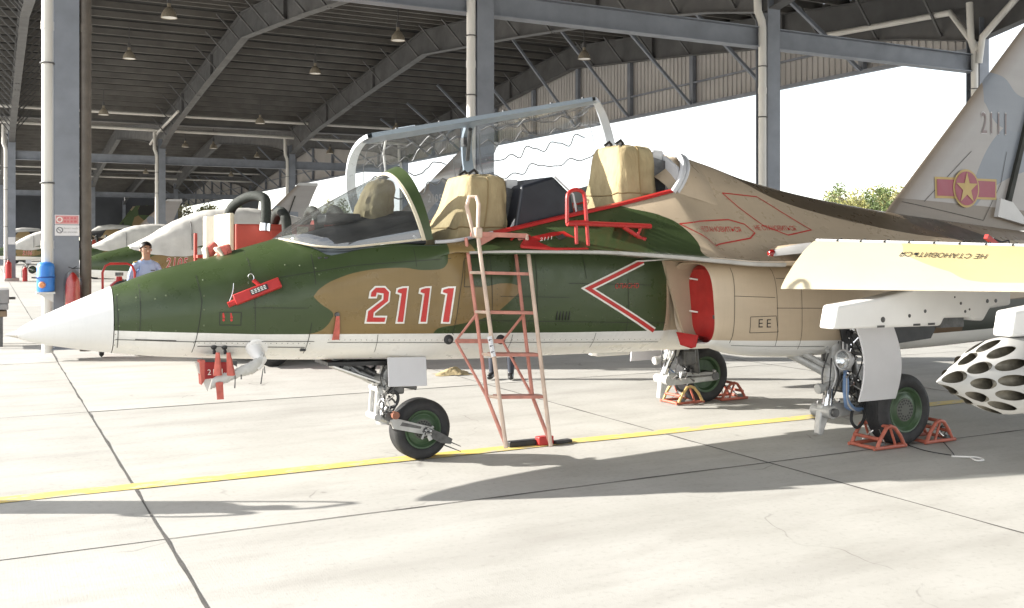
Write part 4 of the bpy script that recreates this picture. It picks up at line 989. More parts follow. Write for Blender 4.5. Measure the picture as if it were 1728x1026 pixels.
# main gears
for sg in (-1, 1):
    mg = part('main_gear'); Y = 1.33
    wheel(3.82, sg*Y, .30, .30, .205, sg, mg)
    V = lambda x, y, z: (x, sg*y, z)
    cyl(mg, 'leg_cylinder', V(3.42, 1.05, 1.02), V(3.24, 1.13, .50), .062); cyl(mg, 'leg_piston', V(3.25, 1.125, .52), V(3.19, 1.15, .33), .042, CHROME)
    cyl(mg, 'leg_collar', V(3.285, 1.11, .63), V(3.262, 1.12, .56), .078); cyl(mg, 'knuckle', V(3.18, 1.02, .30), V(3.18, 1.24, .30), .055); cyl(mg, 'knuckle_cap', V(3.18, 1.24, .30), V(3.18, 1.27, .30), .036, METALD)
    b = MB(); b.prism([(3.14, .36), (3.24, .36), (3.86, .335), (3.88, .265), (3.80, .25), (3.2, .23), (3.14, .10), (3.10, .11), (3.12, .28)], 1, sg*1.09, sg*1.16); bevel(b.build('trailing_arm', GEARM, mg), .012)
    cyl(mg, 'axle', V(3.82, 1.08, .30), V(3.82, 1.40, .30), .045, METALD); cyl(mg, 'jury_strut', V(2.98, .85, .80), V(3.27, 1.09, .60), .04); cyl(mg, 'jury_strut', V(2.98, .95, .83), V(3.25, 1.12, .66), .025)
    cyl(mg, 'shock_strut', V(3.46, 1.06, .98), V(3.60, 1.14, .33), .048, METALD); cyl(mg, 'shock_rod', V(3.55, 1.11, .55), V(3.62, 1.14, .30), .03, CHROME)
    cyl(mg, 'brace', V(3.38, 1.16, .72), V(3.55, 1.2, .80), .018); cyl(mg, 'brace', V(3.30, 1.02, .96), V(3.32, 1.0, .70), .03, METALD)
    b = MB(); b.box(V(3.36, 1.02, .44), V(3.52, 1.16, .60)); bevel(b.build('brake_manifold', METALD, mg), .02)
    for k, (m_, r_) in enumerate(((BLUEH, .014), (GREYP, .011), (BLUEH, .012))): hose([V(3.36, 1.2, .70), V(3.30+.02*k, 1.24, .52), V(3.30+.015*k, 1.25, .40), V(3.36+.05*k, 1.22, .32-.01*k), V(3.55, 1.2, .30)], r_, m_, mg)
    hose([V(3.45, 1.2, .34), V(3.40, 1.22, .22), V(3.47, 1.22, .15), V(3.56, 1.21, .22), V(3.56, 1.2, .33)], .014, CORD, mg)
    for k in range(4): hose([V(3.40+.03*k, 1.14, .98), V(3.34+.02*k, 1.19, .80), V(3.42, 1.18, .66+.02*k), V(3.38+.04*k, 1.17, .50)], .008, METALD if k % 2 else GREYP, mg)
    b = MB(); b.tube([V(3.10, 1.16, .50), V(3.24, 1.17, .54)], .022, 10); b.lathe([(.0, 0), (.04, .004), (.046, .03), (.03, .07)], V(3.075, 1.16, .49), (1, 0, .15), 14); b.build('sensor', GEARM, mg)
    # landing lamp
    b = MB(); lx = Vector(V(3.255, 1.27, .735)); b.lathe([(.076, 0), (.082, -.012), (.088, .004), (.084, .03), (.05, .08), (.02, .09)], lx, (1, sg*-.0, 0), 26); lam = b.build('landing_lamp', GREYP, mg)
    b = MB(); b.lathe([(.075, -.002), (.05, .028), (.02, .042), (0, .045)], lx, (1, 0, 0), 26); b.build('lamp_reflector', CHROME, lam, smooth=60)
    b = MB(); b.lathe([(0, -.010), (.05, -.006), (.075, .001)], lx, (1, 0, 0), 26); b.build('lamp_lens', GLASS, lam, smooth=60)
    b = MB(); b.tube([lx+Vector((.02, 0, 0)), lx+Vector((.03, 0, .0))], .012, 8); b.build('lamp_bulb', GREYP, lam)
    # curved gear door
    b = MB(); rows = []
    for k in range(13):
        f = k/12; z = lerp(1.05, .445, f); bul = .085*math.sin(math.pi*min(1, f*.62+.12)); y = 1.545+bul
        rows.append([V(3.085+.04*math.sin(math.pi*f), y, z), V(3.49+.045*math.sin(math.pi*f), y, z), V(3.49+.045*math.sin(math.pi*f), y-.014, z), V(3.085+.04*math.sin(math.pi*f), y-.014, z)])
    b.grid(rows, True); b.add(rows[0], [(0, 1, 2, 3)]); b.add(rows[-1], [(3, 2, 1, 0)]); b.build('main_gear_door', mat('pale_grey_door', (.58, .58, .60), .45), jet, smooth=30)
    cyl(mg, 'door_rod', V(3.35, 1.2, .78), V(3.35, 1.55, .80), .014, METALD)
    b = MB(); b.prism([(3.30, 1.04), (3.50, 1.06), (3.9, 1.1), (4.5, 1.0), (4.4, .86), (3.5, .80), (3.34, .88)], 1, sg*1.17, sg*1.185); b.build('gear_bay', BLACK, jet, smooth=0)
def clutter(par, p, q, n, seed, spread=.07):
    rr = random.Random(seed); b = MB(); p, q = Vector(p), Vector(q)
    for k in range(n):
        c_ = p.lerp(q, rr.random())+Vector((rr.uniform(-1, 1), rr.uniform(-1, 1), rr.uniform(-1, 1)))*spread; d = Vector((rr.gauss(0, 1), rr.gauss(0, 1), rr.gauss(0, 1))).normalized(); L = rr.uniform(.015, .05); r = rr.uniform(.006, .02)
        b.tube([c_-d*L, c_-d*L*.2, c_-d*L*.2, c_+d*L], [r, r, r*.6, r*.6], 7)
    o = b.build('hydraulic_fittings', [METALD, GEARM, CHROME][seed % 3], par); o['kind'] = 'stuff'
    for k in range(4):
        a = p.lerp(q, rr.random()*.3); e = p.lerp(q, .6+rr.random()*.4); m_ = a.lerp(e, .5); off = Vector((rr.uniform(-1, 1), rr.uniform(-1, .3), 0))*spread*1.3
        hose([a+off*.6, m_+off*1.5, e+off*.8], rr.uniform(.004, .008), rr.choice([METALD, CORD, GREYP]), par)
clutter(ng, (-.27, -.05, .80), (-.30, -.05, .56), 26, 1); clutter(ng, (-.32, -.06, .56), (-.30, -.06, .34), 16, 2, .05); clutter(ng, (-.6, -.03, .79), (-.36, -.05, .66), 16, 3, .05); clutter(ng, (-.02, -.15, .24), (.05, -.15, .23), 6, 4, .03)
for sg, par in ((-1, [o for o in jet.children if o.name.startswith('main_gear') and 'door' not in o.name][0]), (1, [o for o in jet.children if o.name.startswith('main_gear') and 'door' not in o.name][1])):
    clutter(par, (3.40, sg*1.15, .98), (3.42, sg*1.18, .55), 30, 5, .08); clutter(par, (3.36, sg*1.17, .55), (3.60, sg*1.17, .32), 24, 6, .06); clutter(par, (3.30, sg*1.1, .8), (3.2, sg*1.15, .36), 16, 7, .07); clutter(par, (3.2, sg*1.05, .32), (3.8, sg*1.08, .32), 14, 8, .05)
b = MB(); b.box((1.75, .15, .70), (2.1, .30, .765)); bevel(b.build('belly_antenna', WHITEP, jet), .01)

# ============================================================ ROCKET POD under the outer pylon
PODX, PODY, PODZ = 2.36, -2.95, .81
pod = thing('rocket_pod', 'white rocket pod with dark open tubes in its cone nose under the wing', 'rocket pod', (PODX, PODY, PODZ-.26))
b = MB(); rows = []
N = 96
PT = [(0, .004), (.015, .012), (.20, .10), (.36, .175), (.48, .222), (.58, .248), (.68, .258), (1.0, .26), (2.1, .26), (2.4, .2)]
for x in [0, .007, .015]+[.03+.025*i for i in range(29)]+[1.0, 1.5, 2.1, 2.25, 2.4]:
    r = interp(PT, x)[0]
    rows.append([(PODX+x, PODY+r*math.cos(2*math.pi*k/N), PODZ+r*math.sin(2*math.pi*k/N)) for k in range(N)])
b.grid(rows, True); shell = b.build('pod_shell', mat('pod_white', (.44, .435, .42), .42, var=.07, scale=8), pod, smooth=50)
def pod_x(r): return interp([(.004, 0), (.012, .015), (.10, .20), (.175, .36), (.222, .48), (.248, .58), (.258, .68)], r)[0]
TUBE = mat('dark_bronze_tube', (.15, .135, .105), .45, .25, var=.3, scale=20)
cut = MB(); tubes = []
for rr_, n, ph in ((.055, 3, .5), (.134, 8, .1), (.2105, 13, .22)):
    for k in range(n):
        a = 2*math.pi*k/n+ph; cy, cz = PODY+rr_*math.cos(a), PODZ+rr_*math.sin(a); tubes.append((cy, cz))
        cut.tube([(PODX-.2, cy, cz), (PODX+1.0, cy, cz)], .0375, 22)
sb = bmesh.new(); sb.from_mesh(shell.data); bmesh.ops.holes_fill(sb, edges=[e for e in sb.edges if e.is_boundary]); bmesh.ops.recalc_face_normals(sb, faces=sb.faces); sb.to_mesh(shell.data); sb.free()
co_ = bpy.data.objects.new('cutter', cut.mesh('cutter', TUBE, pod.location)); COL.objects.link(co_); co_.parent = pod
bo = shell.modifiers.new('tubes', 'BOOLEAN'); bo.object = co_; bo.operation = 'DIFFERENCE'; bo.solver = 'EXACT'; bo.material_mode = 'TRANSFER'
bpy.context.view_layer.update(); me_ = bpy.data.meshes.new_from_object(shell.evaluated_get(bpy.context.evaluated_depsgraph_get()))
shell.modifiers.clear(); shell.data = me_; bpy.data.objects.remove(co_); me_.shade_smooth(); me_.set_sharp_from_angle(angle=R(28))
for cy, cz in tubes:
    b = MB(); r = math.hypot(cy-PODY, cz-PODZ); x0 = PODX+pod_x(max(.004, r-.03))
    b.lathe([(.0368, pod_x(min(.2579, r+.037))-.012 if r > .2 else pod_x(r+.02)), (.0368, .9), (.012, .86), (0, .84)], (PODX, cy, cz), (1, 0, 0), 18); b.build('launch_tube', TUBE, shell, smooth=40)

# ============================================================ CHOCKS
CHR = mat('chock_red_paint', (.40, .11, .07), .5, var=.22, scale=14); CHY = mat('chock_yellow_paint', (.58, .40, .16), .55, var=.2, scale=14)
def chock(loc, dirx, label, m):
    c = thing('wheel_chock', label, 'chock', loc, 'tubular chocks at the main wheels'); L = Vector(loc)
    P = lambda x, y, z: L+Vector((dirx*x*.88, y*.8, .004+z*.70))
    for y in (-.17, .17):
        b = MB(); b.tube([P(0, y, .025), P(.06, y, .15), P(.13, y, .245), P(.19, y, .27), P(.24, y, .25), P(.31, y, .14), P(.36, y, .03)], .016, 8); b.build('side_hoop', m, c)
        b = MB(); b.tube([P(-.02, y, .024), P(.40, y, .024)], .016, 8); b.build('base_tube', CHR, c)
        b = MB(); b.tube([P(.19, y, .25), P(.12, y, .04)], .011, 6); b.build('brace', CHR, c)
    for x, z in ((.0, .03), (.38, .028), (.2, .262), (.33, .13)):
        b = MB(); b.tube([P(x, -.17, z), P(x, .17, z)], .015, 8); b.build('cross_tube', CHR, c)
    b = MB(); b.tube([P(.25, -.16, .07), P(.2, -.05, .2), P(.17, .05, .2), P(.24, .15, .06)], .008, 6); b.build('spring', CHROME, c)
    b = MB(); b.box(P(.30, -.15, .05)-Vector((.02, .02, .02)), P(.30, -.15, .05)+Vector((.03, .02, .025))); b.build('clamp', METALD, c)
    return c
chock((3.74, -1.34, 0), -1, 'red tubular chock in front of the near main wheel', CHR); chock((4.0, -1.34, 0), 1, 'red tubular chock behind the near main wheel', CHR)
chock((3.74, 1.34, 0), -1, 'yellow and red tubular chock in front of the far main wheel', CHY); chock((4.0, 1.34, 0), 1, 'red tubular chock behind the far main wheel', CHR)
# grounding cable with clip, lying right of the near wheel
gc = thing('grounding_cable', 'thin black grounding cable with white clip lying by the near chock', 'cable', un(1600, 740, z=0))
g0 = lambda px, py, z=.008: un(px, py, z=z)
hose([g0(1578, 735), g0(1590, 720, .12), g0(1597, 725, .1), g0(1588, 738), g0(1580, 732, .05), g0(1592, 717, .13), g0(1600, 732)], .004, CORD, gc, 'cable_coil'); hose([g0(1583, 738), g0(1592, 726, .07), g0(1603, 735), g0(1590, 742), g0(1596, 750), g0(1607, 763), g0(1610, 768)], .004, CORD, gc, 'cable')
hose([g0(1515, 745), g0(1560, 760), g0(1605, 768)], .004, CORD, gc, 'cable'); hose([g0(1606, 770, .015), g0(1635, 771, .015), g0(1650, 772, .012), g0(1660, 776, .012), g0(1648, 777, .012), g0(1638, 772, .012)], .007, WHITEP, gc, 'clip')
# chock bar on the taxi line behind the nose wheel
cb_ = thing('chock_bar', 'black and red wooden chock bar lying on the yellow line', 'chock', un(905, 752, z=0))
for p, q, m_, h in (((857, 755), (908, 750), BLACK, .05), ((906, 752), (931, 749), RED, .075), ((935, 750), (962, 746), BLACK, .03)):
    a, c_ = un(*p, z=.001), un(*q, z=.001); b = MB(); b.bar(a+Vector((0, 0, h/2)), c_+Vector((0, 0, h/2)), .07, h); bevel(b.build('block', m_, cb_, smooth=0), .008)
# wrinkled rag on the apron
rg = un(763, 632, z=0); b = MB(); rows = []; rr = random.Random(5)
for i in range(15):
    rw = []
    for j in range(15):
        u, v = i/14*2-1, j/14*2-1; d = math.hypot(u, v); h = max(0, (1-d*.95))*.05+.04*max(0, 1-d)*rr.random()+.045*abs(math.sin(5*u+3*v))*max(0, 1-d*.8)
        k = .9+.12*math.sin(4*math.atan2(v, u)); rw.append((rg.x+u*.26*k+.01*rr.random(), rg.y+v*.17*k+.01*rr.random(), .004+h))
    rows.append(rw)
b.grid(rows); tag(b.build('crumpled_rag', CANV, smooth=60), 'crumpled khaki rag lying on the concrete beyond the jet', 'rag')
b.v = []
# ============================================================ BOARDING LADDER hung on the cockpit sill
PINK = mat('worn_pink_red_paint', (.50, .21, .16), .5, var=.2, scale=12); STEELT = mat('worn_cream_steel', (.55, .42, .33), .5, var=.15, scale=10)
lad = thing('boarding_ladder', 'pinkish red tubular boarding ladder hung on the cockpit side', 'ladder', un(890, 752, y=-1.12))
TY, BY = -.64, -1.12
def lp(px, py, dy=0):
    f = (py-395)/(756-395); return un(px, py, y=lerp(TY, BY, f)+dy)
for nm_, A in (('left', ((806, 395), (854, 756))), ('right', ((888, 398), (929.5, 754)))):
    p, q = lp(*A[0]), lp(*A[1]); b = MB()
    if nm_ == 'left':
        h0 = lp(802, 352); b.tube([lp(806, 398, .1)+Vector((-.03, 0, 0)), h0+Vector((-.035, .08, .02)), lp(802, 331)+Vector((-.02, .06, 0)), lp(806, 332)+Vector((.0, .02, 0)), lp(808, 345), p, q], .016, 8)
    else: b.tube([p+Vector((0, 0, .01)), q], .016, 8)
    b.build('rail', STEELT, lad)
    # rear tube bowed away from the front one, meeting it at the foot
    r0, r1, r2 = p+Vector((-.035, .13, -.03)), lerp(p, q, .78)+Vector((-.05, .10, 0)), lerp(p, q, .985)
    b = MB(); b.tube([r0, lerp(r0, r1, .5), r1, r2], .014, 8); b.build('rear_rail', PINK, lad)
    for f in (.19, .38, .58, .775): b = MB(); b.tube([lerp(p, q, f), lerp(p, q, f)+Vector((-.045, .115, 0))], .012, 6); b.build('spacer', STEELT, lad)
    # stand-off bracket with rubber roller
    s0, s2 = lerp(p, q, .39)+Vector((-.04, .11, 0)), lerp(p, q, .78)+Vector((-.05, .10, 0)); w_ = un(757 if nm_ == 'left' else 845, 573, y=-.61); s1 = w_+Vector((.045, -.03, -.01))
    if nm_ == 'right': s1 = w_+Vector((.0, -.03, -.01))
    b = MB(); b.tube([s0, s1, s2], .012, 6); b.build('bracket', PINK, lad)
    b = MB(); b.lathe([(0, -.022), (.018, -.022), (.028, -.018), (.036, -.008), (.036, .008), (.028, .018), (.018, .022), (0, .022)], w_, (0, 1, .15), 18); rl = b.build('roller', RUBBER, lad)
    b = MB(); b.lathe([(0, -.026), (.012, -.026), (.015, -.02)], w_, (0, 1, .15), 12); b.build('roller_hub', METALD, rl)
    if nm_ == 'left': S1 = s1
    else: b = MB(); b.bar(S1, s1, .02, .03); b.build('cross_bar', PINK, lad)
pL, qL, pR, qR = lp(806, 395), lp(854, 756), lp(888, 398), lp(929.5, 754)
for f in (.19, .38, .58, .775):
    a, c_ = lerp(pL, qL, f), lerp(pR, qR, f); b = MB(); b.bar(a+Vector((0, .055, 0)), c_+Vector((0, .055, 0)), .10, .022); b.build('tread', PINK, lad, smooth=0)
b = MB(); b.bar(pL+Vector((0, .06, .0)), pR+Vector((0, .06, 0)), .15, .035); b.prism([(pL.x, pL.z-.02), (pL.x, pL.z-.10), (pL.x+.16, pL.z-.02)], 1, TY, TY+.01); b.prism([(pR.x, pR.z-.02), (pR.x, pR.z-.14), (pR.x-.07, pR.z-.02)], 1, TY, TY+.01); b.build('top_platform', PINK, lad, smooth=0)
b = MB(); b.bar(lp(826, 568, -.02), lp(833, 602, -.02), .035, .02, (1, 0, 0)); b.build('warning_sticker', mat('white_sticker', (.7, .7, .72), .5), lad, smooth=0)
for f in (.2, .5, .8):
    b = MB(); c_ = lerp(lp(826, 568, -.034), lp(833, 602, -.034), f); b.bar(c_-Vector((.012, 0, -.004)), c_+Vector((.012, 0, .004)), .004, .012); b.build('sticker_print', METALD, lad, smooth=0)
b = MB(); b.box(lp(806, 395)+Vector((-.03, -.03, -.03)), lp(806, 395)+Vector((.03, .05, .05))); bevel(b.build('hook_block', STEELT, lad), .012)

# ============================================================ RED STEP and red plates on the wing root extension
stp = thing('red_wing_step', 'red tubular hand rail and step standing on the wing root extension', 'step', un(972, 418, y=-.86))
ys = -.84
S = lambda px, py, dy=0: un(px, py, y=ys+dy)
b = MB(); arc = [S(957, 376), S(957, 335)]+[S(972-15*math.cos(R(a)), 333-13*math.sin(R(a))) for a in range(20, 170, 15)]+[S(987, 335), S(990, 376)]
b.tube(arc, .015, 8); b.build('hand_hoop', RED, stp)
b = MB(); b.tube([S(957, 377), S(992, 376)], .022, 10); b.build('cross_bar', RED, stp)
for (p, q) in (((972, 378), (973, 412)), ((990, 376), (993, 418))): b = MB(); b.tube([S(*p), S(*q)], .014, 8); b.build('post', RED, stp)
for dy in (0, .14): b = MB(); b.tube([S(985, 377, dy), S(1098, 382, dy)], .02, 8); b.build('step_rail', RED, stp)
for k in range(6): b = MB(); b.tube([S(995+k*19, 377+k*.9), S(995+k*19, 377+k*.9, .14)], .012, 6); b.build('step_rung', RED, stp)
b = MB(); b.tube([S(1052, 383), S(1084, 404)], .017, 8); b.tube([S(1084, 404), S(1084, 404)+Vector((.02, -.02, -.01))], .024, 8); b.build('rubber_leg', RED, stp)
b = MB(); b.tube([S(1082, 383), S(1076, 397)], .012, 8); b.build('strut', RED, stp)
rp = thing('red_sill_plate', 'red metal plate numbered 2111 fixed below the cockpit sill', 'plate', un(920, 416, y=-.74))
b = MB(); Q = [un(878, 413, y=-.74), un(968, 420, y=-.84), un(990, 420, y=-.86), un(992, 414, y=-.84), un(952, 390, y=-.64), un(930, 392, y=-.62), un(885, 402, y=-.64)]
b.add(Q+[q+Vector((0, 0, -.02)) for q in Q], [list(range(7)), list(range(7, 14))[::-1]]+[(i, (i+1) % 7, (i+1) % 7+7, i+7) for i in range(7)]); b.build('plate', RED, rp, smooth=0)
b = MB(); b.tube([un(880, 416, y=-.76), un(940, 421, y=-.84), un(992, 421, y=-.88)], .014, 8); b.build('front_rail', RED, rp)
b = MB(); b.tube([un(862, 405, y=-.62), un(872, 396, y=-.60), un(890, 396, y=-.60), un(902, 406, y=-.64)], .009, 6); b.build('bracket', RED, rp)
u_ = (un(945, 398, y=-.68)-un(905, 404, y=-.68)).normalized(); nrm = Vector((0, -.70, .71)); up_ = nrm.cross(u_)
cen = un(920, 405.5, y=-.72)
b = MB(); 
text_at('number_lettering', '2111', .062, un(921, 405, y=-.745)+Vector((0, -.012, .010)), u_*.95, (un(921, 395, y=-.70)-un(919, 407, y=-.76)).normalized(), WHITEL, rp, 1.0)
b = MB(); c0_ = [un(936, 402, y=-.70), un(948, 397, y=-.67), un(955, 403, y=-.70), un(944, 408, y=-.73)]; b.add([p+Vector((0, -.010, .012)) for p in c0_], [(0, 1, 2, 3)]); b.build('metal_label', CHROME, rp, smooth=0)
# small red flag plate 2111 inside the cockpit
fl = thing('red_cockpit_tag', 'small red tag numbered 2111 inside the open rear cockpit', 'tag', un(966, 358, y=.1))
b = MB(); b.prism([(un(961, 360, y=.1).x, un(961, 360, y=.1).z), (un(976, 360, y=.1).x, un(976, 360, y=.1).z), (un(972, 344, y=.1).x, un(972, 342, y=.1).z), (un(962, 342, y=.1).x, un(962, 342, y=.1).z)], 1, .1, .11); b.build('tag_plate', RED, fl, smooth=0)
text_at('number_lettering', '2111', .055, un(966.5, 348, y=.094), (1, 0, 0), (0, 0, 1), WHITEL, fl, .9)
# ============================================================ COVERS ON THE JET
def drape(name, label, cat, secs, m, folds=.012, n=36, seed=1, cap=True, p=6):
    """cloth sleeve: secs (z, cx, cy, hx, hy) bottom to top, rounded rectangles with folds"""
    rr = random.Random(seed); ph = [rr.uniform(0, 6.28) for _ in range(6)]; b = MB(); rows = []; S0 = secs[0][0]; S1 = secs[-1][0]
    for i in range(29):
        z = lerp(S0, S1, i/28); cx, cy, hx, hy = interp(secs, z); rw = []
        for k in range(n):
            a = 2*math.pi*k/n; c_, s_ = math.cos(a), math.sin(a)
            x = hx*math.copysign(abs(c_)**(2/p), c_); y = hy*math.copysign(abs(s_)**(2/p), s_); q = (z-S0)/(S1-S0)
            w = folds*(1.25-q)*(.5*math.sin(5*a+ph[0]+3*q)+1.1*(.5-abs(math.sin(6*a+ph[1]+2.5*q)))+.7*(.5-abs(math.sin(10*a+ph[2]-4*q)))+.5*(.5-abs(math.sin(2*a+9*q+ph[3]))))
            rw.append((cx+x+w*c_, cy+y+w*s_, z+.006*math.sin(7*a+ph[4])+.01*math.sin(3*a+ph[5])*(1-q)))
        rows.append(rw)
    b.grid(rows, True)
    if cap: b.add(rows[-1], [list(range(n))])
    o = b.build(name, m, smooth=60); tag(o, label, cat); return o
c1 = drape('seat_cover', 'khaki canvas cover over the front ejection seat', 'seat cover', [(1.62, .37, -.0, .265, .33), (1.75, .40, 0, .25, .32), (1.95, .45, 0, .22, .28), (2.12, .48, 0, .195, .25), (2.20, .485, 0, .185, .235), (2.235, .485, 0, .165, .21), (2.25, .485, 0, .10, .14)], CANV, .013, seed=3)
c2 = drape('seat_cover', 'khaki canvas cover over the rear ejection seat', 'seat cover', [(1.92, 1.90, 0, .23, .33), (2.1, 1.90, 0, .22, .31), (2.3, 1.91, 0, .20, .27), (2.45, 1.915, 0, .195, .25), (2.51, 1.915, 0, .18, .23), (2.545, 1.915, 0, .15, .18), (2.555, 1.915, 0, .09, .1)], CANV, .013, seed=8)
for c_, px_, pz_ in ((c1, .40, 2.245), (c2, 1.80, 2.55)):
    b = MB(); q_ = [bpy.data.objects[c_.name].data.vertices[i*36+27].co+Vector((0, -.004, 0)) for i in range(2, 28)]; b.tube(q_, .005, 5); b.build('stitched_seam', mat('khaki_seam', (.26, .19, .09), .9), c_)
    q_ = [c_.data.vertices[9*36+k].co*1.0+Vector((0, 0, .0)) for k in range(36)]; b = MB(); cx_ = sum((v for v in q_), Vector())/36; b.tube([v+(v-cx_).normalized()*.004 for v in q_], .006, 5, closed=True); b.build('tie_cord', mat('khaki_seam', (.26, .19, .09), .9), c_)
    for y_ in (-.10, .08):
        b = MB(); b.bar((px_, y_, pz_-.055), (px_+.05, y_+.02, pz_+.035), .05, .03); b.tube([(px_-.03, y_-.02, pz_+.01), (px_+.02, y_-.02, pz_+.045), (px_+.07, y_, pz_)], .012, 6); b.build('black_strap', BLACK, c_)
drape('sight_cover', 'khaki cloth hood over the head up display behind the windshield', 'hood', [(1.885, -.40, -.02, .155, .165), (1.92, -.40, -.02, .15, .16), (2.03, -.375, -.02, .13, .15), (2.12, -.345, -.02, .115, .13), (2.17, -.33, -.02, .09, .10), (2.19, -.32, -.02, .04, .05)], CANV, .014, seed=12, p=2.6)
# intake covers
for sg, w_ in ((-1, 'near'), (1, 'far')):
    b = MB(); R0 = ring(2.26, .785, 1.195, .266, .328, 3.4, 44, .03, sg); R1 = ring(2.22, .785, 1.195, .22, .29, 3.4, 44, .03, sg)
    ic = thing('intake_cover', 'red padded cover plugging the %s engine intake' % w_, 'intake cover', (2.3, sg*.795, .85))
    b.grid([ring(2.5, .785, 1.19, .266, .328, 3.4, 44, .03, sg), R0, R1], True); b.add(R1, [list(range(44))]); b.build('pad', RED, ic, smooth=30)
    if sg < 0:
        b = MB(); Q = [un(1141, 560, y=-.62), un(1178, 566, y=-.80), un(1173, 586, y=-.82), un(1166, 588, y=-.80), un(1148, 582, y=-.70)]; b.add(Q+[q+Vector((.008, 0, 0)) for q in Q], [list(range(5)), list(range(5, 10))[::-1]]+[(i, (i+1) % 5, (i+1) % 5+5, i+5) for i in range(5)]); b.build('flap', RED, ic, smooth=0)
        b = MB(); b.add([un(1141, 560, y=-.62), un(1178, 566, y=-.80), Vector((2.36, -.80, .90)), Vector((2.36, -.62, .90))], [(0, 1, 2, 3)]); b.build('flap_root', RED, ic, smooth=0)
        for z in (1.40, 1.13): b = MB(); b.tube([(2.21, -.60, z), (2.15, -.66, z+.01), (2.20, -.70, z)], .007, 6); b.build('pull_tape', WHITEL, ic)
        b = MB(); b.box((2.17, -.97, 1.09), (2.22, -.93, 1.12)); b.build('latch', METALD, ic, smooth=0)
        text_at('number_lettering', '2', .07, (2.212, -.93, 1.255), (.0, -1, 0), (0, 0, 1), WHITEL, ic)
# vane guard with black label on the nose side
vg = thing('vane_guard', 'red box guard with black label clamped to the nose side', 'guard', un(435, 495, y=-.5))
vp = lambda px, py, o=0: skin(px, py, -.45)[0]+skin(px, py, -.45)[1]*o
pc, nn = skin(436, 494, -.45); ux = (vp(468, 481)-vp(402, 508)).normalized(); nn = (nn-ux*nn.dot(ux)).normalized(); uz = nn.cross(ux); uz = uz if uz.z > 0 else -uz
b = MB(); hx, hz, hd = .165, .036, .05
vs = [pc+nn*d+ux*i*hx+uz*j*hz for d in (.012, .012+hd) for i, j in ((-1, -1), (1, -1), (1, 1), (-1, 1))]
b.add(vs, [(0, 3, 2, 1), (4, 5, 6, 7), (0, 1, 5, 4), (1, 2, 6, 5), (2, 3, 7, 6), (3, 0, 4, 7)]); bevel(b.build('guard_box', RED, vg), .006)
b = MB(); f0 = pc+nn*(.0145+hd); b.add([f0+ux*(-.05)+uz*-.018, f0+ux*.075+uz*-.018, f0+ux*.075+uz*.02, f0+ux*-.05+uz*.02], [(0, 1, 2, 3)]); b.build('black_label', BLACK, vg, smooth=0)
for r_ in range(3):
    for k in range(5):
        b = MB(); c_ = f0+nn*.002+ux*(-.035+k*.022)+uz*(-.009+r_*.011); b.add([c_+ux*-.008+uz*-.003, c_+ux*.008+uz*-.003, c_+ux*.008+uz*.003, c_+ux*-.008+uz*.003], [(0, 1, 2, 3)]); b.build('label_print', WHITEL, vg, smooth=0)
b = MB(); b.tube([pc+ux*-hx+nn*.03+uz*-.01, pc+ux*(-hx-.05)+nn*.03+uz*-.012], .02, 8); b.build('clamp', RED, vg)
b = MB(); b.tube([pc+uz*hz+nn*.03+ux*.03, pc+uz*(hz+.05)+nn*.03+ux*.005], .014, 8); b.build('pin', RED, vg)
b = MB(); b.tube([pc+uz*(hz+.05)+nn*.035+ux*(.0+.018*math.cos(a*.7))+uz*(.025+.025*math.sin(a*.7)) for a in range(9)], .003, 5, closed=True); b.build('pull_ring', CHROME, vg)
hose([pc+ux*(-hx-.04)+uz*-.0+nn*.02, vp(396, 495, .02), vp(399, 480, .012)], .003, CHROME, vg, 'lanyard')
# cloth covers on the two probes of the nose top
PALEC = mat('pale_cloth', (.55, .47, .38), .9, var=.15)
for lb, y_, P, S in (('farther', .16, ((343, 419), (360, 407), (367, 414), (363, 428), (352, 437), (347, 434)), ((341, 419), (349, 414), (353, 437), (346, 438))), ('nearer', -.03, ((363, 418), (386, 411), (391, 428), (388, 439), (381, 442), (367, 430)), ((361, 418), (369, 416), (383, 442), (376, 441)))):
    w = un(P[0][0], P[0][1], y=y_); pv = thing('probe_cover', 'faded red cloth cover on the %s probe on top of the nose' % lb, 'probe cover', un(P[4][0], 445, y=y_))
    for nm_, PP, m_, d in (('cloth', P, REDF, .045), ('pale_hem', S, PALEC, .049)):
        b = MB(); q = [un(*p, y=y_) for p in PP]; n_ = len(q); cx_ = sum(q, Vector())/n_
        F, K = [v+Vector((0, -d, 0)) for v in q], [v+Vector((0, d, 0)) for v in q]; b.add(F+K+[cx_+Vector((0, -d*1.5, 0)), cx_+Vector((0, d*1.5, 0))], [(i, (i+1) % n_, 2*n_) for i in range(n_)]+[((i+1) % n_+n_, i+n_, 2*n_+1) for i in range(n_)]+[(i, i+n_, (i+1) % n_+n_, (i+1) % n_) for i in range(n_)]); bevel(b.build(nm_, m_, pv, smooth=0), .012, 2)
    b = MB(); rr = random.Random(int(y_*100)); q0 = un(P[3][0]+4, P[3][1]-2, y=y_-.03)
    b.tube([q0+Vector((rr.uniform(-.01, .06), rr.uniform(-.03, .02), rr.uniform(-.045, .03))) for _ in range(14)], .0045, 5); b.build('cord_knot', METALD, pv)
    b = MB(); b.tube([un(P[4][0]+4, 448, y=y_), un(P[4][0]-6, 425, y=y_)], .016, 8); b.build('probe', METALD, pv)
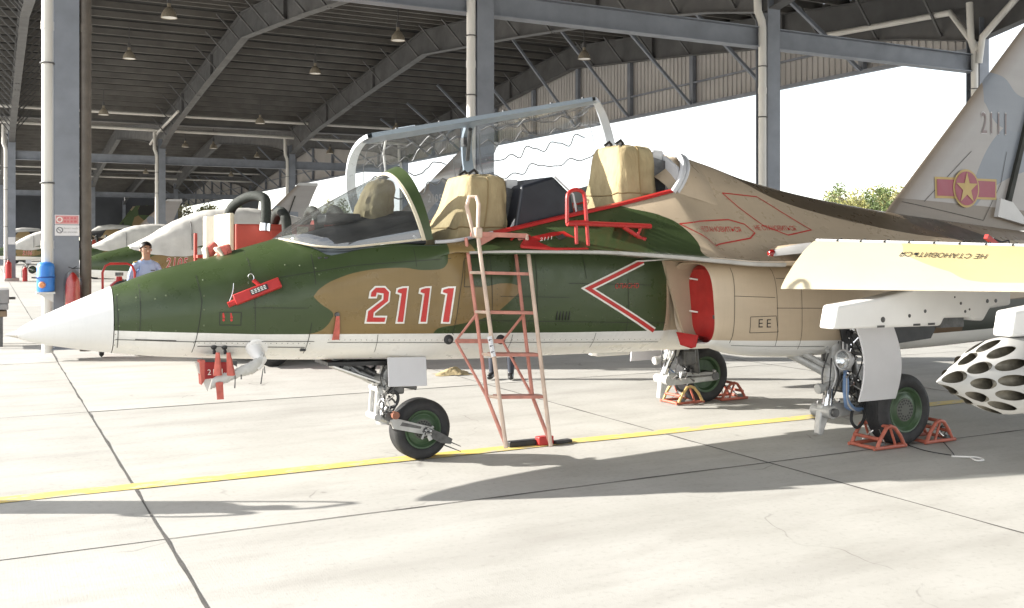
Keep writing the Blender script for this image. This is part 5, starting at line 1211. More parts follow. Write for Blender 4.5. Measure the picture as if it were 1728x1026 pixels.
# ribbon covers under the nose
for i, (px, lb, fl_) in enumerate(((368, 'left', 0), (386, 'right', 4))):
    b = MB(); rows = []
    for k in range(7):
        f = k/6; c_ = un(px+f*fl_*1.2, lerp(595, 634, f), y=-.5); w = lerp(.013, .030, f); rows.append([c_+Vector((-w, .012, 0)), c_+Vector((-w*.3, -.008, 0)), c_+Vector((w*.4, -.010, 0)), c_+Vector((w, .012, 0))])
    b.grid(rows, True); b.add(rows[-1], [(0, 1, 2, 3)]); tag(b.build('sensor_cover', REDF, smooth=50), 'narrow faded red cloth sleeve under the nose, %s of the pair' % lb, 'cover')
b = MB(); rows = []
for k in range(6):
    f = k/5; c_ = un(370+f*2, lerp(645, 674, f), y=-.5); w = lerp(.024, .022, f); rows.append([c_+Vector((-w, .004, 0)), c_+Vector((w, .004, 0)), c_+Vector((w, -.004, 0)), c_+Vector((-w, -.004, 0))])
b.grid(rows, True); tag(b.build('warning_ribbon', REDF, smooth=50), 'faded red ribbon hanging below the canvas probe cover', 'ribbon')
rb = thing('red_number_box', 'dark red box cover with white 2111 hanging under the nose', 'box', un(365, 640, y=-.30))
b = MB(); P = [un(345, 611, y=-.30), un(388, 611, y=-.30), un(385, 636, y=-.30), un(345, 640, y=-.30)]; b.prism([(p.x, p.z) for p in P], 1, -.31, -.20); bevel(b.build('box_shell', mat('dark_red_cloth', (.30, .02, .02), .6, var=.15), rb, smooth=0), .006)
b = MB(); P = [un(337, 609, y=-.30), un(346, 608, y=-.30), un(346, 640, y=-.30), un(340, 650, y=-.30)]; b.prism([(p.x, p.z) for p in P], 1, -.305, -.205); b.build('cloth_side', REDF, rb, smooth=0)
b = MB(); P = [un(342, 641, y=-.30), un(357, 640, y=-.30), un(350, 661, y=-.30)]; b.prism([(p.x, p.z) for p in P], 1, -.30, -.29); b.build('white_tip', WCANV, rb, smooth=0)
b = MB(); P = [un(331, 613, y=-.28), un(339, 612, y=-.28), un(340, 633, y=-.28), un(336, 630, y=-.28)]; b.prism([(p.x, p.z) for p in P], 1, -.28, -.22); b.build('white_strap', WCANV, rb, smooth=0)
b = MB(); P = [un(345, 606, y=-.30), un(400, 609, y=-.30), un(400, 619, y=-.30), un(388, 612, y=-.30), un(345, 611, y=-.30)]; b.prism([(p.x, p.z) for p in P], 1, -.30, -.2); b.build('probe_mount', METALD, rb, smooth=0)
text_at('number_lettering', '2111', .055, un(364, 628, y=-.318), (1, 0, 0), (0, 0, 1), WHITEL, rb, 1.05)
# wrinkled canvas sleeve on the air data probe
b = MB(); rows = []; rr = random.Random(9); path = [(357, 648, .034), (372, 641, .036), (390, 634, .034), (405, 627, .034), (420, 622, .045), (432, 616, .055), (443, 607, .05)]
for i in range(25):
    f = i/24*6; k = min(int(f), 5); g = f-k; px, py, r = [lerp(path[k][q], path[k+1][q], g) for q in range(3)]; c_ = un(px, py, y=-.47)
    rows.append([c_+Vector((.2*r*math.cos(a*math.pi/8)+.35*r*math.sin(a*math.pi/8)*.6, r*.7*math.cos(a*math.pi/8), r*math.sin(a*math.pi/8)))*1.0+Vector((rr.uniform(-.004, .004),)*3)+Vector((0, 0, .006*math.sin(3*a+i*1.7))) for a in range(16)])
b.grid(rows, True); b.add(rows[0], [list(range(16))]); tag(b.build('probe_sleeve', mat('grey_white_canvas', (.52, .51, .48), .85, var=.12, bump=.4, bscale=40), smooth=50), 'wrinkled grey white canvas sleeve tied round the angled probe under the nose', 'sleeve')
ps = bpy.data.objects['probe_sleeve']
for (a, c_) in (((397, 633), (396, 655)), ((407, 630), (407, 640)), ((444, 622), (440, 648)), ((446, 618), (447, 630))): b = MB(); b.tube([un(*a, y=-.49), un(*c_, y=-.49)], [.003, .005], 5); b.build('tie_string', METALD, ps)
# pink ribbon on the fuselage side
b = MB(); rows = []
for k in range(6):
    f = k/5; c_, n_ = skin(569.5+f*.8, lerp(533, 573, f), -.5); w = lerp(.012, .027, f); c_ = c_+n_*.012; rows.append([c_+Vector((-w, 0, 0)), c_+Vector((w, 0, 0)), c_+Vector((w, -.006, 0)), c_+Vector((-w, -.006, 0))])
b.grid(rows, True); rbn = tag(b.build('side_ribbon', REDF, smooth=50), 'faded red ribbon hanging on the fuselage side left of the number', 'ribbon')
b = MB(); c_, n_ = skin(569, 531, -.5); b.lathe([(0, .02), (.016, .016), (.02, 0)], c_, n_, 10); b.build('clip', METALD, rbn)
# red clamp at the fin root
rc = thing('rudder_lock', 'small red clamp with cord at the base of the fin', 'clamp', un(1685, 412, y=-.9))
b = MB(); b.bar(un(1664, 399, y=-.9), un(1686, 417, y=-.9), .04, .045); b.build('clamp_bar', RED, rc, smooth=0)
hose([un(1676, 402, y=-.9), un(1690, 408, y=-.9), un(1702, 406, y=-.9), un(1700, 416, y=-.9), un(1688, 412, y=-.9)], .009, CORD, rc, 'cord')
# ============================================================ OTHER JETS UNDER THE SHELTER
def outline_text(s, size, off):
    cu = bpy.data.curves.new('txt', 'FONT'); cu.body = s; cu.size = size; cu.offset = off; cu.space_character = 1.18; cu.align_x = 'CENTER'; cu.align_y = 'CENTER'; cu.resolution_u = 2
    o = bpy.data.objects.new('txt', cu); COL.objects.link(o); dg = bpy.context.evaluated_depsgraph_get(); me = bpy.data.meshes.new_from_object(o.evaluated_get(dg))
    r = [tuple(v.co) for v in me.vertices], [tuple(p.vertices) for p in me.polygons]
    bpy.data.objects.remove(o); bpy.data.curves.remove(cu); bpy.data.meshes.remove(me); return r
def number_mesh(s, off, dz, m):
    vs, fs = outline_text(s, .36, off); b = MB(); pts = []
    for v in vs:
        x, z = -.29+v[0]*.62+v[1]*.12, 1.245+v[1]; h = BV.ray_cast(Vector((x, -4, z)), Vector((0, 1, 0))); pts.append((h[0] if h[0] else Vector((x, -.56, z)))+Vector((0, -dz, 0)))
    b.add(pts, fs); return b.mesh('number', m, smooth=0, fix=False)
SKIP = ('canopy', 'windshield', 'arch_seal', 'cockpit', 'ejection', 'coaming', 'sill', 'side_panel', 'starboard', 'rear_bulkhead', 'rear_canopy', 'warning', 'air_data', 'sensor_stub', 'front_coaming', 'rear_coaming', 'pylon')
SKIPC = ('digit', 'serial', 'panel', 'fastener', 'stencil', 'vent', 'static', 'indicator', 'drain')
# white canvas over the closed canopy
b = MB(); rows = []; rr = random.Random(4)
for i in range(41):
    x = lerp(-1.35, 3.3, i/40); zt = interp([(-1.35, 1.69), (-1.0, 1.86), (-.3, 2.30), (.5, 2.58), (1.3, 2.66), (2.2, 2.58), (2.8, 2.45), (3.3, 2.32)], x)[0]; w = interp([(-1.35, .30), (-.8, .50), (0, .57), (1.0, .60), (2.2, .60), (3.3, .45)], x)[0]
    zb = interp([(-1.35, 1.62), (-.9, 1.48), (-.3, 1.42), (.4, 1.50), (1.0, 1.72), (2.0, 1.95), (3.3, 2.1)], x)[0]; rw = []
    for j in range(25):
        a = R(-90+180*j/24); f = max(0, math.cos(a)); wr = .012*math.sin(9*a+x*5)+.01*math.sin(17*x+4*a)
        rw.append((x, (w+wr)*math.copysign(abs(math.sin(a))**.8, math.sin(a)), zb+(zt-zb)*f**.72+wr*.6))
    rows.append(rw)
b.grid(rows); b.add(rows[0], [list(range(25))]); CANVME = b.mesh('canvas', WCANV, smooth=60)
b = MB(); b.tube([(.05, .62*math.sin(R(a)), 1.50+.93*max(0, math.cos(R(a)))**.72) for a in range(-88, 90, 8)], .012, 5); ROPEME = b.mesh('rope', METALD)
def other_jet(off, num, label, canvas_label):
    J = thing('trainer_jet', label, 'jet', off, 'trainer jets parked behind')
    for ch in jet.children:
        if ch.name.startswith(SKIP): continue
        c = ch.copy(); COL.objects.link(c); c.parent = J
        for g in ch.children:
            if g.name.startswith(SKIPC): continue
            d = g.copy(); COL.objects.link(d); d.parent = c
            if g.data is None:
                for k in g.children: e = k.copy(); COL.objects.link(e); e.parent = d
    for o_, dz, m in ((.014, .004, WHITEL), (.004, .007, REDL)) if num else ():
        q = bpy.data.objects.new('number', number_mesh(num, o_, dz, m)); COL.objects.link(q); q.parent = J
    cu = num and text_skin('serial_number', num, .34, 1680, 210, -.05, BVF, mat('pale_marking', (.55, .54, .55), .5), J, .05, 1.05, .004, .62, 1)
    for v in (cu.data.vertices if num else ()): v.co += Vector(off)
    cv = thing('canopy_tarpaulin', canvas_label, 'tarpaulin', off, 'white tarpaulins on parked jets')
    for n_, m_ in (('canvas', CANVME), ('rope', ROPEME)): q = bpy.data.objects.new(n_, m_); COL.objects.link(q); q.parent = cv
    return J
other_jet((1.39, 18.9, 0), '2105', 'camouflaged trainer jet parked next behind the officer, nose under white canvas', 'long white canvas over the cockpit of the jet behind the officer')
other_jet((2.3, 40.0, 0), '', 'second camouflaged trainer jet behind, beyond the nearest parked one', 'white canvas over the cockpit of the second parked jet')
other_jet((-.6, 60.5, 0), '2106', 'farthest camouflaged trainer jet seen left of the near column', 'white canvas over the cockpit of the farthest trainer jet')
# larger strike jets far behind
t = NT('splinter_camouflage'); vo = t.n('TexVoronoi', feature='F1'); vo.inputs['Scale'].default_value = .9; t.t.links.new(t.co()[0], vo.inputs['Vector'])
sp = t.n('SeparateColor'); t.t.links.new(vo.outputs['Color'], sp.inputs[0])
c1_ = t.mix(t.math('GREATER_THAN', sp.outputs[0], .45), (.30, .21, .10), (.08, .12, .05)); c1_ = t.mix(t.math('GREATER_THAN', sp.outputs[1], .62), c1_, (.035, .035, .035)); c1_ = t.mix(t.math('GREATER_THAN', sp.outputs[2], .75), c1_, (.40, .33, .22))
CAMO2 = t.done(c1_, .55)
def strike_jet(off, rz, label):
    J = thing('strike_jet', label, 'jet', off, 'large strike jets far behind'); J.rotation_euler = (0, 0, R(rz))
    def pt(name, b, m): o = bpy.data.objects.new(name, b.mesh(name, m, smooth=40)); COL.objects.link(o); o.parent = J; return o
    b = MB(); rows = []
    for x, r, z, h in ((-7, .05, 2.0, .05), (-6.3, .35, 2.05, .38), (-5, .6, 2.15, .65), (-3.5, .75, 2.3, .8), (-1.5, .95, 2.3, .85), (2, 1.1, 2.3, .85), (6, .9, 2.3, .75), (8, .6, 2.3, .55)):
        rows.append([(x, r*math.cos(a*math.pi/12), z+h*math.sin(a*math.pi/12)) for a in range(24)])
    b.grid(rows, True); b.add(rows[-1], [list(range(24))]); pt('fuselage', b, CAMO2)
    b = MB(); rows = [[(x, .42*k*math.cos(R(a)), 2.85+.55*k*math.sin(R(a))) for a in range(0, 181, 15)] for x, k in ((-4.8, .05), (-4.2, .75), (-3.3, 1), (-2, .9), (-.8, .3))]; b.grid(rows); pt('canopy', b, WCANV)
    for s in (-1, 1):
        b = MB(); b.prism([(-1.5, s*.9), (2.6, s*5.6), (4.2, s*5.6), (4.2, s*.9)], 2, 2.35, 2.5); pt('wing', b, CAMO2)
        b = MB(); b.prism([(4.6, 2.8), (6.6, 5.6), (8.3, 5.7), (7.9, 2.6)], 1, s*1.05-.05, s*1.05+.05); pt('fin', b, CAMO2)
        b = MB(); b.prism([(-2.2, 1.2), (-2.0, 2.1), (6, 2.1), (6.5, 1.4), (2, 1.1)], 1, s*.55, s*1.35); pt('intake', b, CAMO2)
        b = MB(); b.tube([(2, s*1.2, 1.3), (2.1, s*1.3, .45)], .1, 8); b.lathe([(0, -.15), (.3, -.15), (.45, -.08), (.45, .08), (.3, .15), (0, .15)], (2.1, s*1.5, .46), (0, 1, 0), 20); pt('main_gear', b, RUBBER)
        b = MB(); b.lathe([(0, 0), (.13, .3), (.16, .9), (.16, 2.4), (0, 3)], (-.5, s*3.2, 1.9), (1, 0, 0), 12); pt('rocket', b, mat('brass_grey', (.30, .25, .16), .4, .3))
    b = MB(); b.tube([(-4, 0, 1.7), (-3.9, 0, .4)], .09, 8); b.lathe([(0, -.12), (.25, -.12), (.35, -.06), (.35, .06), (.25, .12), (0, .12)], (-3.9, 0, .36), (0, 1, 0), 18); pt('nose_gear', b, RUBBER)
    return J
strike_jet((9.0, 79, 0), 0, 'large splinter camouflaged strike jet behind the white tarpaulins')
strike_jet((3.2, 98, 0), 0, 'large brown camouflaged strike jet at the far left edge')
# ============================================================ GROUND POWER CARTS
CREAM = mat('cream_panel', (.62, .56, .42), .5, var=.06, scale=3); CARTR = mat('cart_red_paint', (.40, .055, .035), .5, var=.15, scale=3)
def power_cart(off, label):
    g = thing('power_cart', label, 'cart', off); O = Vector(off); B = lambda a, c_: (O+Vector(a), O+Vector(c_))
    def bx(name, a, c_, m, par=g, bv=.02):
        b = MB(); b.box(*B(a, c_)); return bevel(b.build(name, m, par, smooth=0), bv)
    bx('body', (.02, 0, .42), (2.75, 2.0, 1.98), CARTR); bx('chassis', (-.1, .1, .30), (2.9, 1.9, .41), METALD)
    e = bx('end_panel', (-.05, .06, .5), (.018, 1.98, 2.13), CREAM)
    for c_ in (.32, .95):
        for k in range(7): bx('louvre', (-.062, c_+.15, 1.60-k*.065), (-.049, c_+.55, 1.625-k*.065), REDL if k % 2 else mat('shadow_slot', (.25, .2, .14), .8), e, .002)
    bx('door', (.5, -.014, .6), (1.2, -.002, 1.9), CARTR, g, .008); bx('door', (1.35, -.014, .6), (2.4, -.002, 1.9), CARTR, g, .008)
    bx('cream_post', (.86, -.03, .9), (1.02, -.015, 1.95), CREAM, g, .004)
    bx('top_hatch', (1.5, .3, 1.981), (2.6, 1.7, 2.08), CARTR)
    HB = mat('black_green_hose', (.02, .024, .02), .8, var=.3, scale=30)
    b = MB(); hose([O+Vector(p) for p in ((.02, .55, 1.98), (.05, .35, 2.22), (.22, .05, 2.36), (.36, -.18, 2.33), (.38, -.22, 2.18), (.37, -.22, 1.97))], .068, HB, g, 'air_hose', 14)
    b.tube([O+Vector((.37, -.22, 1.98)), O+Vector((.36, -.23, 1.88))], .08, 16); b.build('hose_nozzle', CHROME, g)
    for k, x in enumerate((.66, 1.12, 1.45)): hose([O+Vector(p) for p in ((x, .5, 1.98), (x, .2, 2.16+.02*k), (x, -.12, 2.10), (x+.02, -.16, 1.9), (x+.01, -.15, 1.3))], .068, HB, g, 'air_hose', 12)
    for x in (.55, 2.3):
        for y in (.05, 1.8):
            b = MB(); b.lathe([(0, -.1), (.2, -.1), (.27, -.05), (.27, .05), (.2, .1), (0, .1)], O+Vector((x, y+.07, .27)), (0, 1, 0), 24); b.build('wheel', RUBBER, g)
    b = MB(); b.tube([O+Vector((-.1, 1, .35)), O+Vector((-.9, 1, .25))], .03, 8); b.build('tow_bar', METALD, g)
    return g
power_cart((-.06, 6.5, 0), 'red power cart with cream louvred end and thick black hoses behind the nose')
power_cart((1.2, 47.5, 0), 'distant red power cart between the parked jets behind the near column')
# red guard rails beside the cart
rl = thing('tool_stand', 'low red metal stand left of the power cart', 'stand', un(330, 600, d=17.5)*1); rl.location.z = 0
b = MB(); o_ = rl.location
for x in (0, 1.0): b.tube([o_+Vector((x, 0, .0)), o_+Vector((x, 0, 1.55))], .03, 8)
for i_, zz in enumerate((1.5, 1.1)):
    q = MB(); q.bar(o_+Vector((0, 0, zz)), o_+Vector((1.0, 0, zz)), .4, .05); q.build('shelf', CARTR, rl, smooth=0)
for x in (0, 1.0): q = MB(); q.tube([o_+Vector((x, 0, .0)), o_+Vector((x, 0, 1.9))], .03, 8); q.build('post', CARTR, rl)
# ============================================================ COLUMN FURNITURE
def extinguisher(p, label, h=.62, r=.085):
    e = thing('fire_extinguisher', label, 'extinguisher', p, 'red fire extinguishers by the columns'); P = Vector(p)
    b = MB(); b.lathe([(0, 0), (r, 0), (r, .02), (r, h*.72), (r*.85, h*.82), (r*.35, h*.88), (r*.3, h*.94)], P, n=20); b.build('cylinder', RED, e, smooth=50)
    b = MB(); b.lathe([(r*.33, h*.93), (r*.4, h*.95), (r*.3, h), (0, h)], P, n=12); b.bar(P+Vector((-.02, 0, h)), P+Vector((.10, 0, h+.04)), .02, .012); b.bar(P+Vector((-.02, 0, h-.02)), P+Vector((.10, 0, h-.01)), .02, .012); b.build('valve', METALD, e)
    hose([P+Vector((-.02, -.02, h-.02)), P+Vector((-.10, -.05, h-.05)), P+Vector((-r-.03, -.03, h*.55)), P+Vector((-r-.02, -.02, h*.25))], .012, CORD, e, 'hose'); return e
# plastic shrouded extinguisher hung on the near column
pe = thing('covered_extinguisher', 'red extinguisher under a clear plastic hood hanging on the near column', 'extinguisher', (-1.93, 8.62, .75)); P = Vector((-1.93, 8.62, .75))
b = MB(); b.lathe([(0, 0), (.10, 0), (.10, .34), (.085, .45), (.03, .53), (0, .55)], P, n=20); b.build('cylinder', RED, pe, smooth=50)
b = MB(); b.lathe([(.125, .02), (.125, .40), (.10, .52), (.02, .60)], P, n=24); b.build('plastic_hood', glass('clear_plastic', (.93, .92, .90), .25), pe, smooth=60)
for dx in (-.06, .05, .09): b = MB(); b.tube([P+Vector((0, 0, .6)), P+Vector((dx, -.02, .66-abs(dx)*.6))], .006, 5); b.build('tie', CORD, pe)
for k, (y, dx) in enumerate(((46.1, -.15), (46.0, .55))): extinguisher((-2.0+dx, y-.35, .0 if k else .16), 'small fire extinguisher at the far left column, %s one' % ('standing on the floor, right' if k else 'standing on the footing, left'), .75 if k else .9, .11 if k else .14)
b = MB(); fp = Vector((-2.0, 46.1, 0))
# blue drum on the pipe of the near column
dr_ = thing('blue_drum', 'bright blue plastic drum strapped to the white pipe of the near column', 'drum', (un(77, 500, y=8.66).x, 8.66, 1.02)); P = Vector(dr_.location)
BLU = mat('bright_blue_plastic', (.035, .20, .62), .4, var=.08, scale=5)
b = MB(); b.lathe([(0, 0), (.112, 0), (.12, .02), (.12, .17), (.123, .19), (.123, .23), (.118, .25), (.118, .36), (.105, .40), (.07, .425), (0, .43)], P, n=28); b.build('drum_body', BLU, dr_, smooth=45)
b = MB(); b.tube([P+Vector((.125*math.cos(R(a)), .125*math.sin(R(a)), .21)) for a in range(0, 360, 20)], .010, 6, closed=True); b.build('hoop_band', mat('dark_blue_plastic', (.015, .07, .30), .4), dr_)
b = MB(); b.lathe([(.0, .06), (.035, .05), (.045, .02), (.05, 0)], P+Vector((-.05, -.105, .10)), (-.2, -1, 0), 12); b.build('tap', mat('orange_tap', (.7, .28, .12), .5), dr_)
b = MB(); b.prism([(P.x-.13, P.z-.03), (P.x+.12, P.z-.03), (P.x+.12, P.z-.005), (P.x-.13, P.z-.005)], 1, P.y-.12, P.y+.08); b.prism([(P.x-.1, P.z-.03), (P.x+.1, P.z-.03), (P.x+.1, P.z-.16)], 1, P.y-.02, P.y+.0); b.build('bracket_shelf', GREYP, dr_, smooth=0)
b = MB(); b.tube([P+Vector((-.11, -.05, .20)), P+Vector((-.19, -.06, .205))], .012, 6); b.build('handle', METALD, dr_)
# notice plates on the near column
def plate(name, label, x0, x1, z0, z1, y, draw):
    s = thing(name, label, 'sign', ((x0+x1)/2, y, z0)); b = MB(); b.box((x0, y-.006, z0), (x1, y, z1)); b.build('sign_plate', mat('white_sign', (.66, .65, .66), .45, var=.04), s, smooth=0); draw(s); return s
sy = 8.735
PINKS = mat('pink_sign_print', (.52, .13, .14), .5); GREYS = mat('grey_sign_print', (.18, .18, .19), .5)
def d1(s):
    b = MB(); b.box((-2.155, sy-.0085, 2.005), (-1.845, sy-.0065, 2.125)); b.build('red_field', mat('pale_red_print', (.55, .24, .24), .5), s, smooth=0)
    b = MB(); b.tube([(-2.10+.035*math.cos(a*.35), sy-.010, 2.065+.035*math.sin(a*.35)) for a in range(18)], .007, 4, closed=True); b.build('emblem', WHITEL, s)
    rr = random.Random(2)
    for zz in (2.09, 2.04):
        for k in range(4): b = MB(); x_ = -2.045+k*.046; b.box((x_, sy-.0105, zz-.012-.004*rr.random()), (x_+.022+.016*rr.random(), sy-.0085, zz+.012)); b.build('print', PINKS, s, smooth=0)
plate('upper_notice', 'small red printed notice plate on the near column, above the white one', -2.165, -1.835, 1.995, 2.135, sy, d1)
def d2(s):
    b = MB(); b.tube([(-2.10+.04*math.cos(a*.35), sy-.009, 1.91+.04*math.sin(a*.35)) for a in range(18)], .006, 4, closed=True); b.bar((-2.125, sy-.009, 1.935), (-2.075, sy-.009, 1.885), .003, .008); b.build('emblem', GREYS, s)
    text_at('lettering', 'CẤM HÚT THUỐC', .026, (-1.955, sy-.009, 1.935), (1, 0, 0), (0, 0, 1), GREYS, s); text_at('lettering', 'NO SMOKING', .03, (-1.955, sy-.009, 1.88), (1, 0, 0), (0, 0, 1), GREYS, s)
plate('lower_notice', 'white no smoking notice plate on the near column, below the red one', -2.165, -1.835, 1.83, 1.985, sy, d2)
b = MB(); b.box((-2.16, 46.195, 1.75), (-1.85, 46.205, 2.1)); tag(b.build('distant_notice', mat('white_sign', (.66, .65, .66), .45), smooth=0), 'pale notice plate on the far left column', 'sign'); bpy.data.objects['distant_notice']['group'] = 'notices on columns'
# wheeled fire extinguisher beside the officer
we = thing('wheeled_extinguisher', 'large red wheeled fire extinguisher with black coiled hose beside the officer', 'extinguisher', (*un(201, 500, d=15.3)[:2], 0)); P = Vector(we.location)
b = MB(); b.lathe([(0, .18), (.15, .18), (.16, .22), (.16, 1.0), (.13, 1.1), (.05, 1.16), (.04, 1.22), (0, 1.22)], P, n=24); b.build('tank', RED, we, smooth=50)
b = MB(); b.tube([P+Vector((x, .05, z)) for x, z in ((-.22, .15), (-.23, 1.28), (-.19, 1.38), (-.12, 1.41), (.12, 1.41), (.19, 1.38), (.23, 1.28), (.22, .15))], .018, 8); b.build('frame', RED, we)
b = MB()
for k in range(3): b.tube([P+Vector((.03+(.15-.015*k)*math.cos(a*.3), -.19-.01*k, 1.0+(.15-.015*k)*math.sin(a*.3))) for a in range(21)], .016, 6, closed=True)
b.build('hose', CORD, we); b = MB(); b.lathe([(0, 0), (.06, 0), (.06, .05), (0, .05)], P+Vector((0, 0, 1.23)), n=12); b.build('valve', METALD, we)
for s in (-1, 1): b = MB(); b.lathe([(0, -.03), (.13, -.03), (.16, 0), (.13, .03), (0, .03)], P+Vector((s*.24, .1, .16)), (1, 0, 0), 20); b.build('wheel', RUBBER, we)
# grey work cart at the left edge
gc_ = thing('work_cart', 'grey metal work cart cut off by the left picture edge', 'cart', un(8, 583, z=0)); P = Vector(gc_.location)
CARTG = mat('cart_grey', (.26, .255, .25), .5, var=.15)
for (name, a, c_, m) in (('top_box', (-.9, -.3, .72), (.06, .5, .95), CARTG), ('drawer', (-.9, -.32, .62), (.05, .5, .716), CARTG), ('shelf', (-.85, -.28, .5), (.03, .45, .60), mat('worn_wood', (.22, .16, .10), .7))): b = MB(); b.box(P+Vector(a), P+Vector(c_)); bevel(b.build(name, m, gc_, smooth=0), .012)
b = MB(); b.tube([P+Vector((.06, -.1, .80)), P+Vector((.16, -.1, .80))], .022, 8); b.build('vice_handle', METALD, gc_)
for x, y in ((-.06, -.2), (-.8, -.2), (-.06, .4), (-.8, .4)): b = MB(); b.box(P+Vector((x-.03, y-.03, 0)), P+Vector((x+.03, y+.03, .5))); b.build('leg', METALD, gc_, smooth=0)
# ============================================================ PEOPLE
SKIN = mat('skin', (.36, .21, .14), .55, var=.06); HAIR = mat('black_hair', (.012, .011, .011), .5); SHIRT = mat('light_blue_shirt', (.34, .44, .66), .8, var=.06, scale=12, bump=.25, bscale=25)
TROU = mat('dark_blue_trousers', (.035, .04, .055), .8, var=.15, bump=.3, bscale=18); SHOE = mat('black_leather', (.015, .015, .016), .35)
def person(loc, rz, label, shirt):
    J = {'pelvis': (0, 0, .93, .125), 'waist': (0, 0, 1.06, .125), 'chest': (0, .0, 1.25, .145), 'neckb': (0, 0, 1.42, .075), 'neck': (0, -.01, 1.49, .052), 'h0': (0, -.015, 1.56, .068), 'h1': (0, -.01, 1.64, .082), 'h2': (0, -.0, 1.70, .062)}
    E_ = [('pelvis', 'waist'), ('waist', 'chest'), ('chest', 'neckb'), ('neckb', 'neck'), ('neck', 'h0'), ('h0', 'h1'), ('h1', 'h2')]
    for s, n_ in ((-1, 'l'), (1, 'r')):
        J.update({n_+'sh': (s*.17, 0, 1.37, .066), n_+'ua': (s*.22, .01, 1.24, .054), n_+'el': (s*.255, .02, 1.08, .043), n_+'fa': (s*.25, -.05, .96, .036), n_+'wr': (s*.235, -.10, .86, .027), n_+'pa': (s*.23, -.115, .80, .032),
                  n_+'hip': (s*.095, 0, .86, .095), n_+'th': (s*.105, -.0, .68, .082), n_+'kn': (s*.11, -.01, .49, .062), n_+'ca': (s*.115, .015, .32, .060), n_+'an': (s*.12, .01, .10, .042), n_+'he': (s*.12, .0, .05, .045), n_+'to': (s*.14, -.15, .035, .034)})
        E_ += [('neckb', n_+'sh'), (n_+'sh', n_+'ua'), (n_+'ua', n_+'el'), (n_+'el', n_+'fa'), (n_+'fa', n_+'wr'), (n_+'wr', n_+'pa'), ('pelvis', n_+'hip'), (n_+'hip', n_+'th'), (n_+'th', n_+'kn'), (n_+'kn', n_+'ca'), (n_+'ca', n_+'an'), (n_+'an', n_+'he'), (n_+'he', n_+'to')]
        for k in range(4): 
            f = n_+'f%d' % k; d = -.024+.016*k; J[f+'a'] = (s*.228, -.12+d*.8, .745+.004*abs(k-1), .0095); J[f+'b'] = (s*.215, -.128+d*.8, .700+.008*abs(k-1), .008); E_ += [(n_+'pa', f+'a'), (f+'a', f+'b')]
        J[n_+'t1'] = (s*.205, -.155, .79, .010); J[n_+'t2'] = (s*.20, -.17, .755, .0085); E_ += [(n_+'pa', n_+'t1'), (n_+'t1', n_+'t2')]
    ks = list(J); me = bpy.data.meshes.new('skel'); me.from_pydata([J[k][:3] for k in ks], [(ks.index(a), ks.index(c_)) for a, c_ in E_], [])
    o = bpy.data.objects.new('skel', me); COL.objects.link(o); sk = o.modifiers.new('s', 'SKIN'); sk.use_smooth_shade = True
    for i, k in enumerate(ks):
        r = J[k][3]; v = me.skin_vertices[0].data[i]; v.radius = (r*1.32, r*.86) if k in ('pelvis', 'waist', 'chest') else (r, r); v.use_root = k == 'pelvis'
    ss = o.modifiers.new('u', 'SUBSURF'); ss.levels = ss.render_levels = 2
    dg = bpy.context.evaluated_depsgraph_get(); bm_ = bpy.data.meshes.new_from_object(o.evaluated_get(dg)); bpy.data.objects.remove(o)
    bm_.materials.clear(); [bm_.materials.append(m) for m in (SKIN, shirt, TROU, SHOE)]
    for p in bm_.polygons:
        c_ = p.center; ax = abs(c_.x)
        p.material_index = 3 if c_.z < .09 else 2 if c_.z < .97 and not (ax > .17 and c_.z > .62) else 1 if (c_.z < 1.455 and (ax < .19 or c_.z > 1.13)) else 0
        p.use_smooth = True
    P = thing('person', label, 'person', loc); P.rotation_euler = (0, 0, R(rz))
    body = bpy.data.objects.new('body', bm_); COL.objects.link(body); body.parent = P
    def add(name, b, m, sm=60): q = bpy.data.objects.new(name, b.mesh(name, m, smooth=sm)); COL.objects.link(q); q.parent = P; return q
    b = MB(); rows = []
    for i in range(9):
        tm = lambda a: R(8+i/8*(50+62*(.5+.5*math.sin(a*math.pi/12))**.8)); rows.append([(.094*math.sin(tm(a))*math.cos(a*math.pi/12), .006+.104*math.sin(tm(a))*math.sin(a*math.pi/12), 1.652+.100*math.cos(tm(a))) for a in range(24)])
    b.grid([r for r in rows]); b.add(rows[0], [list(range(24))])
    add('hair', b, HAIR)
    for s in (-1, 1):
        b = MB(); b.lathe([(0, -.003), (.009, -.002), (.010, .004)], (s*.031, -.083, 1.632), (0, 1, 0), 10); e = add('eye', b, mat('eye_white', (.32, .29, .26), .4))
        b = MB(); b.lathe([(0, -.0065), (.006, -.006), (.007, 0)], (s*.031, -.084, 1.632), (0, 1, 0), 8); add('iris', b, HAIR)
        b = MB(); b.bar((s*.016, -.09, 1.655), (s*.05, -.084, 1.655), .008, .008); add('eyebrow', b, HAIR)
        b = MB(); b.lathe([(0, .012), (.014, .012), (.022, 0), (.015, -.01)], (s*.085, .005, 1.615), (s, -.3, 0), 10); add('ear', b, SKIN)
    b = MB(); b.add([(0, -.082, 1.645), (-.016, -.08, 1.592), (.016, -.08, 1.592), (0, -.112, 1.597)], [(0, 1, 3), (0, 3, 2), (1, 2, 3)]); add('nose', b, SKIN, 80)
    b = MB(); b.bar((-.024, -.083, 1.563), (.024, -.083, 1.563), .006, .007); add('mouth', b, mat('lips', (.28, .11, .09), .5), 30)
    b = MB()
    for s in (-1, 1): b = MB(); b.add([(0, -.088, 1.425), (s*.055, -.05, 1.475), (s*.085, -.075, 1.44), (s*.035, -.108, 1.395)], [(0, 1, 2, 3)]); add('collar', b, shirt, 0); b = MB(); b.bar((s*.07, 0, 1.452), (s*.19, 0, 1.425), .05, .012); add('shoulder_strap', b, mat('gold_strap', (.45, .33, .10), .6), 0)
    b = MB(); b.bar((.03, -.136, 1.30), (.095, -.128, 1.30), .008, .014); add('name_tag', b, BLACK, 0)
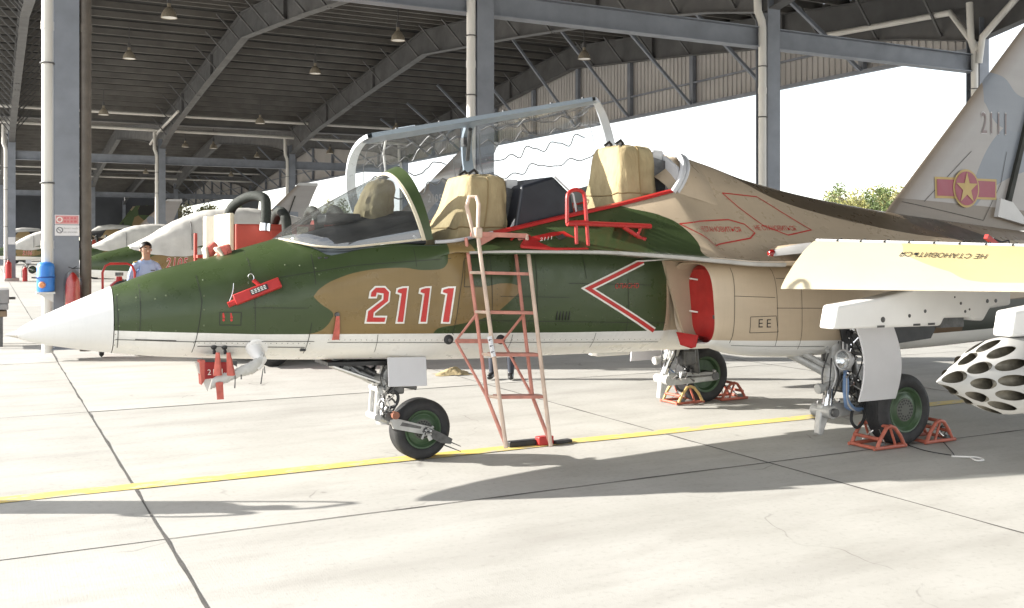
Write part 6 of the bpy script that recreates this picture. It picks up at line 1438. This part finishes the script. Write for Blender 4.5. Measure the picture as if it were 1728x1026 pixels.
    return P
po = un(246, 500, d=15.8); person((po.x, po.y, 0), 12, 'officer in light blue short sleeved shirt standing behind the jet nose', SHIRT)
pp = un(846, 640, z=0); person((pp.x, pp.y, 0), -35, 'person in dark trousers and black shoes standing behind the ladder', SHIRT)
# ============================================================ TREES beyond the shelter
LEAFS = [mat('leaf_green', (.13, .17, .055), .6, var=.3, scale=1.5), mat('leaf_yellow', (.28, .27, .09), .6, var=.3, scale=1.5), mat('leaf_dry', (.24, .21, .12), .7, var=.3, scale=1.5)]
BARK = mat('bark', (.10, .08, .06), .9, var=.3, bump=.5, bscale=8)
def tree(x, y, h, seed, label):
    rr = random.Random(seed); T_ = thing('tree', label, 'tree', (x, y, 0), 'trees beyond the shelter')
    b = MB(); b.tube([(x, y, -.1), (x+.1, y, h*.35), (x-.1, y+.1, h*.65), (x, y, h*.92)], [.22, .17, .1, .03], 8); cl = []
    for k in range(9):
        z = h*rr.uniform(.3, .8); a = rr.uniform(0, 6.28); L = h*rr.uniform(.16, .30); e = Vector((x+L*math.cos(a), y+L*math.sin(a), z+L*.9)); b.tube([(x, y, z), e], [.06, .015], 5); cl.append((e, h*rr.uniform(.08, .14)))
    b.build('trunk', BARK, T_)
    for k in range(7): cl.append((Vector((x+rr.gauss(0, h*.1), y+rr.gauss(0, h*.1), h*rr.uniform(.55, .95))), h*rr.uniform(.08, .13)))
    for mi in range(2):
        b = MB()
        for c_, r in cl[mi::2]:
            for q in range(150):
                d = Vector((rr.gauss(0, 1), rr.gauss(0, 1), rr.gauss(0, 1))).normalized()*r*rr.random()**.4; p = c_+d; s = h*.017*rr.uniform(.6, 1.5); u = Vector((rr.gauss(0, 1), rr.gauss(0, 1), rr.gauss(0, .7))).normalized(); w = u.cross(Vector((rr.gauss(0, 1), rr.gauss(0, 1), rr.gauss(0, 1)))).normalized()
                b.add([p-u*s, p+w*s*.6, p+u*s, p-w*s*.6], [(0, 1, 2, 3)])
        b.build('crown', LEAFS[mi if seed % 3 else mi+1], T_, smooth=0, fix=False)
k = 0
NAMES = ['leftmost', 'second', 'third', 'fourth', 'fifth', 'sixth', 'seventh', 'eighth']
for px, top in ((1392, 322), (1412, 306), (1432, 316), (1452, 302), (1472, 318), (1492, 300), (1512, 312), (1530, 296)):
    p = un(px, 415, d=78+(k*37 % 11)); tree(p.x, p.y, .86*(1.68+(415-top)/1709*(78+(k*37 % 11))), 20+k, '%s hazy yellow green tree from the left beside the fin' % NAMES[k]); k += 1
k = 0
for px in (740, 752, 762, 300, 345, 560, 600):
    p = un(px, 415, d=88+k*3); tree(p.x, p.y, 5.2+(k % 3)*.5, 60+k, '%s small green tree far behind the cockpit' % ['first', 'second', 'third', 'fourth', 'fifth', 'sixth', 'seventh'][k]); k += 1

w2 = dup(we); w2.location = (-4.15, .45, 0); w2['label'] = 'red wheeled fire extinguisher added out of view on the left to cast a long shadow'  # added copy outside the view, put there only for its shadow on the apron
